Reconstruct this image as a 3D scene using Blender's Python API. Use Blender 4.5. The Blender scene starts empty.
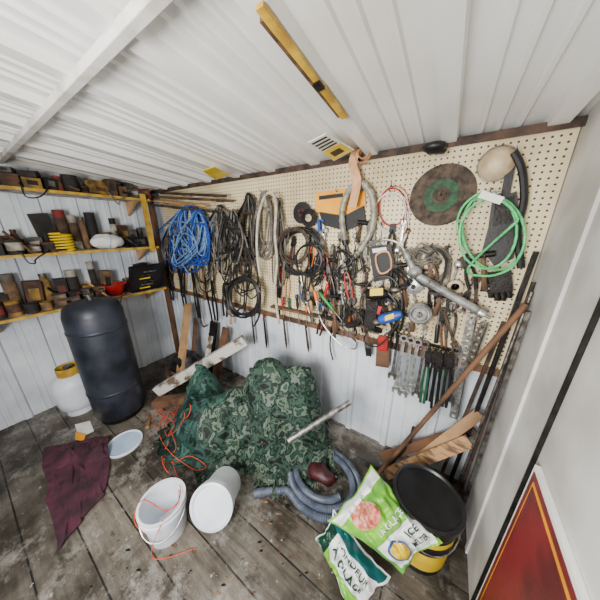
import bpy, math, random, time
import bmesh as bmm
from mathutils import Vector, Matrix, noise
from mathutils.bvhtree import BVHTree
random.seed(7)
V=Vector
H=1.65; YW=1.45
scene=bpy.context.scene
COL=bpy.context.collection
# ---------------- camera ----------------
cd=bpy.data.cameras.new("camera"); cam=bpy.data.objects.new("camera",cd); COL.objects.link(cam)
cd.sensor_width=36; cd.lens=13.5; cd.clip_start=0.02
cam.location=(0,0,H); cam.rotation_euler=(math.radians(90-17.8),0,math.radians(33))
scene.camera=cam
RM=cam.rotation_euler.to_matrix()
# survey helpers: where a sight line measured in the photograph meets a real plane of the shed
def ray(x,y): return RM@V(((x-300)/225,(300-y)/225,-1))
def onplane(x,y,ax,val):
    d=ray(x,y); o=V((0,0,H)); return o+d*((val-o[ax])/d[ax])
def w(x,y,off=.01): return onplane(x,y,1,YW-off)      # on the tool wall
def g(x,y,h=0.0): return onplane(x,y,2,h)             # on the floor / at height h
# ---------------- materials ----------------
def lin(c):
    r=[]
    for v in c[:3]:
        v=v/255.; r.append(v/12.92 if v<=.04045 else ((v+.055)/1.055)**2.4)
    return (r[0],r[1],r[2],1)
MC={}
def mat(name,c1,c2=None,scale=18,rough=.6,metal=0,bump=.15,lo=.4,hi=.62,detail=4,bscale=None,stretch=None):
    if name in MC: return MC[name]
    m=bpy.data.materials.new(name); m.use_nodes=True; nt=m.node_tree; N=nt.nodes; L=nt.links
    b=N["Principled BSDF"]; b.inputs["Roughness"].default_value=rough; b.inputs["Metallic"].default_value=metal
    if c2 is None: c2=tuple(v*.72 for v in c1)
    tc=N.new("ShaderNodeTexCoord"); nz=N.new("ShaderNodeTexNoise"); nz.inputs["Scale"].default_value=scale; nz.inputs["Detail"].default_value=detail
    src=tc.outputs['Object']
    if stretch:
        mp=N.new("ShaderNodeMapping"); mp.inputs["Scale"].default_value=stretch; L.new(src,mp.inputs[0]); src=mp.outputs[0]
    L.new(src,nz.inputs["Vector"])
    cr=N.new("ShaderNodeValToRGB"); cr.color_ramp.elements[0].position=lo; cr.color_ramp.elements[1].position=hi
    cr.color_ramp.elements[0].color=lin(c1); cr.color_ramp.elements[1].color=lin(c2)
    L.new(nz.outputs["Fac"],cr.inputs["Fac"]); L.new(cr.outputs["Color"],b.inputs["Base Color"])
    if bump:
        n2=N.new("ShaderNodeTexNoise"); n2.inputs["Scale"].default_value=bscale or scale*4; L.new(src,n2.inputs["Vector"])
        bp=N.new("ShaderNodeBump"); bp.inputs["Strength"].default_value=bump; bp.inputs["Distance"].default_value=.01
        L.new(n2.outputs["Fac"],bp.inputs["Height"]); L.new(bp.outputs["Normal"],b.inputs["Normal"])
    MC[name]=m; return m
def mn(N,L,op,a,b=None):
    n=N.new("ShaderNodeMath"); n.operation=op
    for i,v in enumerate((a,b)):
        if v is None: continue
        if isinstance(v,(int,float)): n.inputs[i].default_value=v
        else: L.new(v,n.inputs[i])
    return n.outputs[0]
def peg_mat():
    m=mat("pegboard_paint",(226,211,172),(168,148,110),2.6,.55,0,.05,.42,.75,8)
    nt=m.node_tree;N=nt.nodes;L=nt.links;b=N["Principled BSDF"]
    src=b.inputs["Base Color"].links[0].from_socket
    tc=N.new("ShaderNodeTexCoord"); sp=N.new("ShaderNodeSeparateXYZ"); L.new(tc.outputs["Object"],sp.inputs[0])
    fx=mn(N,L,'SUBTRACT',mn(N,L,'FRACT',mn(N,L,'DIVIDE',sp.outputs[0],.0254)),.5)
    fz=mn(N,L,'SUBTRACT',mn(N,L,'FRACT',mn(N,L,'DIVIDE',sp.outputs[2],.0254)),.5)
    d=mn(N,L,'SQRT',mn(N,L,'ADD',mn(N,L,'MULTIPLY',fx,fx),mn(N,L,'MULTIPLY',fz,fz)))
    h=mn(N,L,'LESS_THAN',d,.18)
    mx=N.new("ShaderNodeMix"); mx.data_type='RGBA'; L.new(h,mx.inputs[0]); L.new(src,mx.inputs[6]); mx.inputs[7].default_value=lin((46,36,26))
    L.new(mx.outputs[2],b.inputs["Base Color"]); return m
def floor_mat():
    m=bpy.data.materials.new("weathered_planks"); m.use_nodes=True; nt=m.node_tree;N=nt.nodes;L=nt.links;b=N["Principled BSDF"]
    tc=N.new("ShaderNodeTexCoord"); br=N.new("ShaderNodeTexBrick")
    br.inputs["Scale"].default_value=1; br.inputs["Brick Width"].default_value=3.4; br.inputs["Row Height"].default_value=.185
    br.inputs["Mortar Size"].default_value=.005; br.inputs["Mortar Smooth"].default_value=.5; br.inputs["Color1"].default_value=lin((128,121,110)); br.inputs["Color2"].default_value=lin((98,93,85)); br.inputs["Mortar"].default_value=lin((18,16,13))
    L.new(tc.outputs["Object"],br.inputs["Vector"])
    mp=N.new("ShaderNodeMapping"); mp.inputs["Scale"].default_value=(2.0,20,1); L.new(tc.outputs["Object"],mp.inputs[0])
    gn=N.new("ShaderNodeTexNoise"); gn.inputs["Scale"].default_value=2; gn.inputs["Detail"].default_value=6; L.new(mp.outputs[0],gn.inputs["Vector"])
    def ramp(src,p0,p1,c0,c1):
        r=N.new("ShaderNodeValToRGB"); r.color_ramp.elements[0].position=p0; r.color_ramp.elements[1].position=p1
        r.color_ramp.elements[0].color=c0; r.color_ramp.elements[1].color=c1; L.new(src,r.inputs[0]); return r.outputs[0]
    def noi(s,d=8,rg=.7):
        n=N.new("ShaderNodeTexNoise"); n.inputs["Scale"].default_value=s; n.inputs["Detail"].default_value=d; n.inputs["Roughness"].default_value=rg; L.new(tc.outputs["Object"],n.inputs["Vector"]); return n.outputs["Fac"]
    def mix(f,a,bb,mode='MIX'):
        x=N.new("ShaderNodeMix"); x.data_type='RGBA'; x.blend_type=mode
        if isinstance(f,float): x.inputs[0].default_value=f
        else: L.new(f,x.inputs[0])
        for i,v in ((6,a),(7,bb)):
            if isinstance(v,tuple): x.inputs[i].default_value=v
            else: L.new(v,x.inputs[i])
        return x.outputs[2]
    c=mix(.6,br.outputs["Color"],ramp(gn.outputs["Fac"],.32,.62,(.40,.36,.31,1),(1,1,1,1)),'MULTIPLY')
    c=mix(1.0,c,ramp(noi(1.7,7,.65),.44,.60,(.22,.19,.16,1),(1,1,1,1)),'MULTIPLY')
    c=mix(ramp(noi(2.6,12,.82),.51,.66,(0,0,0,1),(.72,.72,.72,1)),c,lin((180,177,170)))
    c=mix(ramp(noi(24,4,.6),.66,.71,(0,0,0,1),(.6,.6,.6,1)),c,lin((190,188,182)))
    c=mix(ramp(noi(8,7,.75),.56,.64,(0,0,0,1),(.75,.75,.75,1)),c,lin((42,36,29)))
    L.new(c,b.inputs["Base Color"])
    L.new(ramp(noi(2.4,5,.6),.4,.62,(.38,.38,.38,1),(.8,.8,.8,1)),b.inputs["Roughness"])
    bp=N.new("ShaderNodeBump"); bp.inputs["Strength"].default_value=.5; bp.inputs["Distance"].default_value=.01; L.new(gn.outputs["Fac"],bp.inputs["Height"]); L.new(bp.outputs[0],b.inputs["Normal"])
    return m
def camo_mat(name,cols,scale,pos=(0,.41,.48,.55,.62)):
    m=bpy.data.materials.new(name); m.use_nodes=True; nt=m.node_tree;N=nt.nodes;L=nt.links;b=N["Principled BSDF"]
    b.inputs["Roughness"].default_value=.68; b.inputs["Specular IOR Level"].default_value=.35
    tc=N.new("ShaderNodeTexCoord"); nz=N.new("ShaderNodeTexNoise"); nz.inputs["Scale"].default_value=scale; nz.inputs["Detail"].default_value=3; nz.inputs["Distortion"].default_value=.4; nz.inputs["Roughness"].default_value=.55
    L.new(tc.outputs["Object"],nz.inputs["Vector"])
    cr=N.new("ShaderNodeValToRGB"); cr.color_ramp.interpolation='CONSTANT'
    e=cr.color_ramp.elements; e[0].position=0; e[0].color=lin(cols[0]); e[1].position=pos[1]; e[1].color=lin(cols[1])
    for i in range(2,len(cols)):
        q=e.new(pos[i]); q.color=lin(cols[i])
    L.new(nz.outputs["Fac"],cr.inputs[0]); L.new(cr.outputs[0],b.inputs["Base Color"])
    return m
ceil_metal=mat("ceiling_white_metal",(232,232,230),(212,210,204),1.2,.34,0,.03)
siding=mat("white_siding",(222,228,235),(180,188,198),2.0,.5,0,.05)
board_white=mat("white_wall_board",(212,210,206),(178,175,170),3,.6,0,.1)
frontm=mat("dark_light_block",(92,80,68),(66,58,50),4,.8,0,.2)  # kept dark so the added front wall bounces little light
rust=mat("rusty_steel",(84,64,52),(44,36,32),12,.75,.3,.4)
iron=mat("dark_iron",(42,38,36),(22,20,20),20,.5,.6,.2)
steel=mat("brushed_steel",(196,196,194),(130,128,124),25,.35,.85,.1)
dsteel=mat("dull_steel",(118,114,108),(66,62,58),25,.45,.8,.2)
gsteel=mat("gray_cast_metal",(158,158,156),(106,104,100),22,.5,.35,.2)
black=mat("black_rubber",(24,24,26),(12,12,13),20,.5,0,.1)
blackp=mat("black_plastic",(28,29,32),(18,18,20),10,.35,0,.05)
cable=mat("black_cable",(34,34,36),(20,19,20),20,.45,0,.05)
cablebr=mat("brown_cable",(76,62,50),(48,38,32),20,.5,0,.05)
cableg=mat("gray_cable",(116,110,102),(80,76,68),20,.5,0,.05)
bluerope=mat("blue_rope",(26,82,186),(14,46,124),60,.7,0,.4)
ltblue=mat("pale_blue_cord",(120,160,205),(70,110,170),60,.7,0,.4)
wood=mat("raw_wood",(200,158,110),(148,106,68),5,.7,0,.3,stretch=(1,4,1))
woodd=mat("old_brown_wood",(112,78,54),(62,44,32),5,.75,0,.3,stretch=(1,4,1))
woodp=mat("pale_plank_wood",(184,142,98),(106,78,54),3,.7,0,.4,.42,.58,6,30,(2,14,14))
woodg=mat("weathered_whitewashed_wood",(200,196,188),(100,82,66),9,.8,0,.5,.50,.60,9)
woodw=mat("white_painted_timber",(222,220,214),(176,168,156),6,.7,0,.2,.5,.7,8)
woodt=mat("aged_tan_plank",(184,144,100),(104,78,56),4,.75,0,.4,.42,.66,8)
yel=mat("yellow_paint",(206,168,54),(160,124,40),12,.5,0,.1)
yelp=mat("yellow_plastic",(238,206,30),(215,180,20),8,.4,0,.05)
red=mat("red_plastic",(176,26,28),(120,20,22),15,.4,0,.05)
dred=mat("dark_red",(66,16,24),(40,10,16),10,.5,0,.2)
redst=mat("red_panel_paint",(126,34,36),(88,26,28),6,.5,0,.1)
orange=mat("orange_plastic",(238,116,24),(200,86,18),12,.5,0,.05)
orope=mat("orange_twine",(232,86,40),(190,62,30),60,.8,0,.3)
green=mat("green_rubber_hose",(84,196,118),(50,154,90),30,.4,0,.05)
dgreen=mat("green_friction_ring",(38,78,46),(24,46,30),30,.7,0,.3)
greenh=mat("green_handle",(28,84,52),(20,60,38),15,.5,0,.05)
blueh=mat("blue_handle",(34,84,170),(24,60,120),15,.4,0,.05)
brake=mat("brown_clutch_lining",(84,70,58),(44,36,31),26,.85,0,.5)
tan=mat("tan_leather",(214,164,120),(176,124,82),10,.6,0,.2)
beige=mat("beige_enamel",(196,176,142),(150,124,92),10,.5,0,.1)
ochre=mat("ochre_card",(240,166,20),(214,138,18),6,.6,0,.05)
paper=mat("white_paper",(236,236,232),(214,214,208),8,.7,0,.05)
wplast=mat("white_plastic",(226,234,242),(206,214,224),5,.4,0,.04)
lplast=mat("pale_blue_plastic",(180,202,226),(158,180,206),5,.4,0,.04)
ink=mat("black_ink",(22,22,24),(16,16,18),8,.6,0,0)
hoseg=mat("gray_corrugated_hose",(92,101,118),(66,74,90),15,.4,0,.05)
hosec=mat("beige_gray_flexible_hose",(160,156,140),(112,108,94),25,.5,.2,.1)
hosep=mat("pale_cream_hose",(196,190,176),(160,152,138),20,.5,0,.1)
card=mat("cardboard",(150,114,76),(116,86,56),6,.8,0,.1)
tankm=mat("charcoal_tank_paint",(52,56,68),(28,32,40),5,.45,.2,.15)
maroon=mat("maroon_cloth",(78,36,52),(48,24,36),9,.85,0,.2)
baggreen=mat("lime_green_bag",(130,196,52),(76,158,52),5,.3,0,.05)
bagwhite=mat("white_bag_film",(238,242,242),(216,224,224),5,.28,0,.05)
bagteal=mat("blue_green_print",(14,96,96),(12,74,78),5,.3,0,0)
bagdk=mat("dark_green_print",(12,66,48),(10,50,38),6,.4,0,0)
meat=mat("brown_photo_print",(186,76,66),(226,168,144),44,.4,0,0)
dd_=lambda n,a,b: mat(n,a,b,14,.8,0,.2,.38,.6,6)
dusty=[("dusty red",dd_("dusty_red",(126,40,36),(70,44,36))),("dull gray",dd_("dusty_gray",(98,92,86),(60,55,50))),("dark grimy",dd_("grimy_dark",(46,41,38),(26,24,22))),("dirty white",dd_("dirty_white",(178,174,162),(116,106,92))),("brown stained",dd_("stained_brown",(88,64,46),(52,39,30))),("dull yellow",dd_("dusty_yellow",(156,122,48),(90,70,40))),("rusty",dd_("rust_tin",(96,58,38),(52,36,30))),("dark grimy",MC["grimy_dark"]),("black",dd_("sooty_black",(34,32,32),(18,17,17))),("cardboard brown",dd_("old_cardboard",(126,98,68),(84,63,46)))]
# ---------------- mesh generators ----------------
def merge(*gs):
    vs=[];fs=[]
    for v,f in gs:
        o=len(vs); vs+=list(v); fs+=[tuple(i+o for i in q) for q in f]
    return vs,fs
def tube(path,r,n=8,closed=False,rf=None):
    P=[V(p) for p in path]; m=len(P); vs=[];fs=[]
    T=[]
    for i in range(m):
        a=P[i-1] if (i>0 or closed) else P[0]; b=P[(i+1)%m] if (i<m-1 or closed) else P[-1]
        t=(b-a); T.append(t.normalized() if t.length>1e-9 else V((0,0,1)))
    nrm=T[0].orthogonal().normalized()
    for i in range(m):
        nrm=(nrm-T[i]*nrm.dot(T[i])); nrm=nrm.normalized() if nrm.length>1e-6 else T[i].orthogonal().normalized()
        bn=T[i].cross(nrm); rr=rf(i,m)*r if rf else r
        for k in range(n):
            a=2*math.pi*k/n; vs.append(P[i]+(nrm*math.cos(a)+bn*math.sin(a))*rr)
    for i in range(m if closed else m-1):
        j=(i+1)%m
        for k in range(n):
            k2=(k+1)%n; fs.append((i*n+k,i*n+k2,j*n+k2,j*n+k))
    if not closed:
        fs.append(tuple(range(n-1,-1,-1))); fs.append(tuple((m-1)*n+k for k in range(n)))
    return vs,fs
def smooth(path,k=6,closed=False):
    P=[V(p) for p in path]; n=len(P); out=[]
    for i in range(n if closed else n-1):
        p0=P[(i-1)%n] if (closed or i>0) else P[0]; p1=P[i]; p2=P[(i+1)%n]; p3=P[(i+2)%n] if (closed or i<n-2) else P[-1]
        for s in range(k):
            t=s/k; out.append(.5*((2*p1)+(p2-p0)*t+(2*p0-5*p1+4*p2-p3)*t*t+(3*p1-p0-3*p2+p3)*t**3))
    if not closed: out.append(P[-1])
    return out
def frame(ax):
    a=V(ax).normalized(); x=a.orthogonal().normalized(); return x,a.cross(x),a
def lathe(prof,c,ax=(0,0,1),n=32,cap=True):
    x,y,a=frame(ax); c=V(c); vs=[];fs=[]
    for r,z in prof:
        for k in range(n):
            t=2*math.pi*k/n; vs.append(c+a*z+(x*math.cos(t)+y*math.sin(t))*r)
    m=len(prof)
    for i in range(m-1):
        for k in range(n):
            k2=(k+1)%n; fs.append((i*n+k,i*n+k2,(i+1)*n+k2,(i+1)*n+k))
    if cap:
        if prof[0][0]>1e-4: fs.append(tuple(range(n-1,-1,-1)))
        if prof[-1][0]>1e-4: fs.append(tuple((m-1)*n+k for k in range(n)))
    return vs,fs
def plate(pts,ext):
    P=[V(p) for p in pts]; e=V(ext); n=len(P)
    fs=[tuple(range(n)),tuple(range(2*n-1,n-1,-1))]
    for i in range(n): j=(i+1)%n; fs.append((i,i+n,j+n,j))
    return P+[p+e for p in P],fs
def beam(p0,p1,wd,th,up=(0,0,1)):
    p0=V(p0);p1=V(p1);d=(p1-p0).normalized(); s=d.cross(V(up)); s=s.normalized() if s.length>1e-5 else d.orthogonal().normalized(); u=s.cross(d).normalized()
    s=s*wd/2;u=u*th/2
    return plate([p0-s-u,p0+s-u,p0+s+u,p0-s+u],p1-p0)
def boxa(x0,x1,y0,y1,z0,z1): return plate([(x0,y0,z0),(x1,y0,z0),(x1,y1,z0),(x0,y1,z0)],(0,0,z1-z0))
def ball(c,r,sc=(1,1,1),n=16,m=10):
    c=V(c); vs=[];fs=[]
    for i in range(m+1):
        t=math.pi*i/m
        for k in range(n):
            a=2*math.pi*k/n; vs.append(c+V((r*sc[0]*math.sin(t)*math.cos(a),r*sc[1]*math.sin(t)*math.sin(a),r*sc[2]*math.cos(t))))
    for i in range(m):
        for k in range(n):
            k2=(k+1)%n; fs.append((i*n+k,(i+1)*n+k,(i+1)*n+k2,i*n+k2))
    return vs,fs
def mesh_obj(name,gen,mt,sm=True,origin=None,bevel=0):
    vs,fs=gen; vs=[V(v) for v in vs]
    if origin is None:
        mnn=[min(v[i] for v in vs) for i in range(3)]; mxx=[max(v[i] for v in vs) for i in range(3)]
        origin=V(((mnn[0]+mxx[0])/2,(mnn[1]+mxx[1])/2,mnn[2]))
    me=bpy.data.meshes.new(name); me.from_pydata([v-origin for v in vs],[],fs); me.validate()
    bm=bmm.new(); bm.from_mesh(me); bmm.ops.recalc_face_normals(bm,faces=bm.faces); bm.to_mesh(me); bm.free()
    me.materials.append(mt)
    o=bpy.data.objects.new(name,me); COL.objects.link(o); o.location=origin
    if sm:
        for p in me.polygons: p.use_smooth=True
        md=o.modifiers.new("es","EDGE_SPLIT"); md.split_angle=math.radians(40)
    if bevel:
        bv=o.modifiers.new("bev","BEVEL"); bv.width=bevel; bv.segments=2
    return o
def tag(o,label,cat,group=None):
    o["label"]=label; o["category"]=cat
    if group: o["group"]=group
    return o
def single(name,gen,mt,label,cat,group=None,sm=True,bevel=0): return tag(mesh_obj(name,gen,mt,sm,None,bevel),label,cat,group)
def thing(name,loc,label,cat,group=None):
    e=bpy.data.objects.new(name,None); e.empty_display_size=.05; COL.objects.link(e); e.location=V(loc); return tag(e,label,cat,group)
def part(par,name,gen,mt,sm=True,bevel=0,label=None):
    o=mesh_obj(name,gen,mt,sm,None,bevel)
    o.parent=par; o.location=o.location-par.location
    if label: o["label"]=label
    return o
def struct(name,gen,mt,sm=False,bevel=0):
    o=mesh_obj(name,gen,mt,sm,V((0,0,0)),bevel); o["kind"]="structure"; return o
def textmesh(s,size=1.0,bold=0.0):
    cu=bpy.data.curves.new("t","FONT"); cu.body=s; cu.size=size; cu.offset=bold; cu.align_x='CENTER'; cu.align_y='CENTER'
    ob=bpy.data.objects.new("t",cu); COL.objects.link(ob); bpy.context.view_layer.update()
    me=bpy.data.meshes.new_from_object(ob.evaluated_get(bpy.context.evaluated_depsgraph_get()))
    bm=bmm.new(); bm.from_mesh(me); bmm.ops.triangulate(bm,faces=bm.faces); bmm.ops.subdivide_edges(bm,edges=[e for e in bm.edges if e.calc_length()>.25],cuts=2); bm.to_mesh(me); bm.free()
    vs=[v.co.copy() for v in me.vertices]; fs=[tuple(p.vertices) for p in me.polygons]
    bpy.data.objects.remove(ob); bpy.data.curves.remove(cu); bpy.data.meshes.remove(me)
    return vs,fs
NY=V((0,-1,0))
# ---------------- room ----------------
XL,XR,YF,YB=-2.96,.35,-.9,1.48
ZC=2.06; SL=math.tan(math.radians(5))
def zc(y): return ZC+(YB-y)*SL
def ribbed(a0,a1,ribs,prof,f):
    xs=[]
    for r in ribs:
        for dx,h in prof: xs.append((r+dx,h))
    xs=[(x,h) for x,h in xs if a0<x<a1]; xs=sorted([(a0,0),(a1,0)]+xs)
    vs=[];fs=[]
    for x,h in xs: vs+=[f(x,h,0),f(x,h,1)]
    for i in range(len(xs)-1): fs.append((2*i,2*i+2,2*i+3,2*i+1))
    return vs,fs
major=[(-.036,0),(-.030,.034),(.030,.034),(.036,0)]
struct("floor",boxa(XL-.05,XR+.05,YF,YB+.05,-.05,0),floor_mat())
ribs=[-.085-.36*k for k in range(-1,9)]
cprof=major+[(.105,0),(.110,.011),(.122,.011),(.127,0),(.165,0),(.170,.011),(.182,.011),(.187,0),(-.105,0),(-.110,.011),(-.122,.011),(-.127,0)]
struct("ceiling",ribbed(XL-.05,XR+.05,ribs,cprof,lambda x,h,t:V((x,YF if t==0 else YB+.03,zc(YF if t==0 else YB+.03)-h))),ceil_metal)
bprof=[(-.03,0),(-.018,.018),(.018,.018),(.03,0),(-.1,0),(-.095,.004),(-.085,.004),(-.08,0),(.1,0),(.105,.004),(.115,.004),(.12,0)]
struct("wall_back",ribbed(XL-.05,XR+.05,[-2.8+.29*k for k in range(12)],bprof,lambda x,h,t:V((x,YB+.03-h,-.02 if t==0 else ZC+.05))),siding)
struct("wall_left",ribbed(YF,YB+.03,[-.7+.24*k for k in range(10)],bprof,lambda y,h,t:V((XL+h,y,-.02 if t==0 else 2.3))),siding)
struct("wall_right",boxa(XR,XR+.04,YF,YB+.03,-.02,2.3),board_white)
struct("wall_front_light_block",merge(boxa(XL-.05,-1.45,YF-.03,YF,-.02,2.3),boxa(.15,XR+.04,YF-.03,YF,-.02,2.3)),frontm)  # unseen wall pieces added to narrow the incoming light and deepen contrast
struct("trim_1",merge(beam((XL,YW-.012,2.038),(XR,YW-.012,2.038),.034,.020),beam((XL,YW-.03,2.025),(XR,YW-.03,2.025),.006,.024)),rust)
struct("trim_2",beam((XL,1.46,.905),(XR,1.46,.905),.035,.045),woodd)
struct("trim_3",beam((XL+.02,1.40,0),(XL+.02,1.40,2.0),.04,.05,(0,1,0)),woodd)
struct("trim_4",beam((-2.9,.38,zc(.38)-.038),(.33,.38,zc(.38)-.038),.030,.030),woodw,bevel=.003)
struct("trim_5",boxa(XR-.010,XR+.002,1.09,1.12,0,2.05),board_white,bevel=.002)
struct("trim_6",boxa(XR-.012,XR+.002,.86,.866,0,2.05),iron)
single("pegboard",boxa(-2.82,XR-.004,YW,YW+.006,.92,2.02),peg_mat(),"cream perforated pegboard panel covering the shed wall","pegboard",sm=False)
# ---------------- hooks and hanging gear ----------------
def hookgen(p,depth):
    p=V(p); return tube(smooth([V((p.x,YW-.001,p.z)),V((p.x,YW-depth,p.z)),V((p.x,YW-depth-.012,p.z+.004)),V((p.x,YW-depth-.016,p.z+.018))],4),.0025,6)
def hank(name,cx,top,bot,wd,n,r,mt,label,cat="cable",lean=0,off=.02,seed=0,mt2=None,vary=.28):
    rnd=random.Random(seed+cx)
    e=thing(name,w(cx,top,off),label,cat)
    gs=[];g2=[]
    for i in range(n):
        b=bot-rnd.uniform(0,vary)*(bot-top); ww=wd*rnd.uniform(.35,1)/2; o=off+rnd.uniform(0,.04); sx=rnd.uniform(-.35,.35)*wd
        l=lean+rnd.uniform(-3,3); j=lambda a:rnd.uniform(-a,a)
        pts=[(cx+j(1.5),top+rnd.uniform(-1,3)),(cx+ww*.7+sx*.3,top+.2*(b-top)),(cx+ww+sx+l*.5+j(2),top+.55*(b-top)),(cx+ww*.8+sx+l+j(2),b-.1*(b-top)),(cx+sx+l,b),(cx-ww*.8+sx+l+j(2),b-.1*(b-top)),(cx-ww+sx+l*.5+j(2),top+.55*(b-top)),(cx-ww*.6+sx*.3,top+.2*(b-top))]
        q=tube(smooth([w(a,c,o+rnd.uniform(-.008,.008)) for a,c in pts],5,True),r,6,True)
        (g2 if (mt2 and i%3==0) else gs).append(q)
    part(e,"looped_cord",merge(*gs),mt)
    if g2: part(e,"looped_cord",merge(*g2),mt2,label="paler cord strand")
    wy=top+.22*(bot-top)
    part(e,"tie_wrap",tube(smooth([w(cx-wd*.35,wy,off-.004),w(cx-wd*.3,wy+1,off+.045),w(cx+wd*.3,wy+2,off+.045),w(cx+wd*.35,wy+1,off-.004)],4),r*1.1,6),mt2 or mt)
    part(e,"hook",hookgen(w(cx,top,off),off+.03),dsteel)
    return e
def coil(name,cx,cy,rx,ry,n,r,mt,label,cat="cable",off=.015,seed=1,spread=.14):
    e=thing(name,w(cx,cy+ry,off),label,cat)
    path=[]; S=22
    for i in range(n*S+1):
        t=2*math.pi*i/S; k=1-spread*abs(math.sin(i/S*2.3+seed)); jx=math.sin(i/S*5)*rx*.07; jy=math.cos(i/S*3.1+seed)*ry*.05
        path.append(w(cx+rx*k*math.cos(t)+jx,cy+ry*k*math.sin(t)+jy,off+r+(i/S%3)*r*1.2))
    part(e,"coiled_cord",tube(path,r,6),mt)
    part(e,"cord_tail",tube(smooth([path[-1],w(cx+rx*.9,cy+ry*.9,off+r),w(cx+rx*.6,cy+ry*1.45,off+r)],6),r,6),mt)
    part(e,"hook",hookgen(w(cx,cy-ry*.95,off),off+.03),dsteel)
    return e
def tangle(cx,cy,rx,ry,n,r,mt,label,off=.03,seed=0,name="wire_tangle"):
    rnd=random.Random(seed*31+cx); e=thing(name,w(cx,cy+ry,off),label,"cable"); P=[]
    for i in range(n):
        a=i*2.1+rnd.uniform(-.5,.5); k=rnd.uniform(.5,1); P.append(w(cx+rx*k*math.cos(a),cy+ry*k*math.sin(a),off+rnd.uniform(0,.04)))
    part(e,"tangled_cord",tube(smooth(P,7),r,6),mt)
    part(e,"cord_tail",tube(smooth([P[-1],w(cx+rx*.3,cy+ry,off),w(cx+rx*.1+rnd.uniform(-5,5),cy+ry*1.5,off)],5),r,6),mt)
    part(e,"hook",hookgen(w(cx,cy-ry*.6,off),off+.03),dsteel); return e
def along(p0,p1):
    p0=V(p0);p1=V(p1);d=(p1-p0);L=d.length;d=d/L;s=d.cross(NY).normalized(); return p0,d,s,L
def fl2(p0,p1,pts,th):
    p,d,s,L=along(p0,p1); return plate([p+d*(a*L)+s*b for a,b in pts],NY*th)
def ringg(c,ro,ri,th,n=20,ax=NY): return lathe([(ri,0),(ro,0),(ro,th),(ri,th),(ri,0)],c,ax,n,False)
def wrench(a,b,off,wd,mt,label="steel combination wrench hanging on the tool rail",group="wrenches on the rail"):
    p0=w(a[0],a[1],off);p1=w(b[0],b[1],off); p,d,s,L=along(p0,p1)
    e=thing("wrench",p1,label,"wrench",group)
    part(e,"ring_end",ringg(p0,wd*.95,wd*.5,.008),mt)
    part(e,"shank",fl2(p0+d*wd*.8,p1-d*wd,[(0,wd*.42),(0,-wd*.42),(.5,-wd*.3),(1,-wd*.45),(1,wd*.45),(.5,wd*.3)],.006),mt,bevel=.0015)
    f=wd/L
    jaw=[(1-1.3*f,-.45*wd),(1-.6*f,-1.15*wd),(1+.7*f,-1.0*wd),(1+.75*f,-.45*wd),(1-.1*f,-.4*wd),(1-.3*f,0),(1-.1*f,.4*wd),(1+.75*f,.45*wd),(1+.7*f,1.0*wd),(1-.6*f,1.15*wd),(1-1.3*f,.45*wd)]
    part(e,"open_jaw",fl2(p0,p1,jaw,.008),mt,bevel=.001)
    part(e,"hook",hookgen(p0,off+.012),dsteel); return e
def pliers(a,b,off,wd,hm,label,group="pliers on the tool wall",name="pliers",jm=None,sp=1.0):
    p0=w(a[0],a[1],off);p1=w(b[0],b[1],off);p,d,s,L=along(p0,p1); jm=jm or dsteel
    e=thing(name,p1,label,"pliers",group)
    part(e,"jaws",fl2(p0,p1,[(0,-.15*wd),(.05,-.5*wd),(.22,-.75*wd),(.34,-.5*wd),(.34,.5*wd),(.22,.75*wd),(.05,.5*wd),(0,.15*wd)],.012),jm,bevel=.002)
    part(e,"pivot",lathe([(0,0),(wd*.35,0),(wd*.35,.016),(wd*.25,.02),(0,.02)],p0+d*L*.27,NY,12),jm)
    for sg in (1,-1):
        P=[p+d*L*.3+s*sg*wd*.3+NY*.006,p+d*L*.45+s*sg*wd*.8*sp+NY*.006,p+d*L*.7+s*sg*wd*1.0*sp+NY*.006,p+d*L+s*sg*wd*.7*sp+NY*.006]
        part(e,"handle",tube(smooth(P,4),wd*.36,8,rf=lambda i,m:.75+.3*i/m),hm)
    part(e,"hook",hookgen(p0+d*L*.3,off+.02),dsteel)
    return e
def screwdriver(a,b,off,hm,label,r=.014,group="screwdrivers on the rail",hl=.45):
    p0=w(a[0],a[1],off);p1=w(b[0],b[1],off);p,d,s,L=along(p0,p1)
    e=thing("screwdriver",p1,label,"screwdriver",group)
    part(e,"handle",lathe([(0,0),(r*.7,.002),(r,.01),(r,.3*hl*L),(r*.8,.5*hl*L),(r*1.0,.75*hl*L),(r*.55,hl*L),(0,hl*L)],p0,d,10),hm)
    part(e,"shaft",merge(tube([p0+d*hl*L*.98,p0+d*L*.95],.003,6),fl2(p0,p1,[(.94,-.002),(1,-.005),(1,.005),(.94,.002)],.002)),steel)
    return e
def hammer(a,b,off,hm,label):
    p0=w(a[0],a[1],off);p1=w(b[0],b[1],off);p,d,s,L=along(p0,p1)
    e=thing("hammer",p1,label,"hammer","hammers on the tool wall")
    part(e,"head",merge(tube([p0-s*.045,p0+s*.02],.014,10),fl2(p0+s*.015,p0+s*.06,[(0,-.012),(1,-.004),(1,.004),(0,.012)],.014)),iron)
    part(e,"handle",tube([p0+d*.01,p0+d*L*.6,p1],.011,8,rf=lambda i,m:[.8,.9,1.25][i]),hm)
    part(e,"hook",hookgen(p0+d*.016,off+.02),dsteel)
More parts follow.
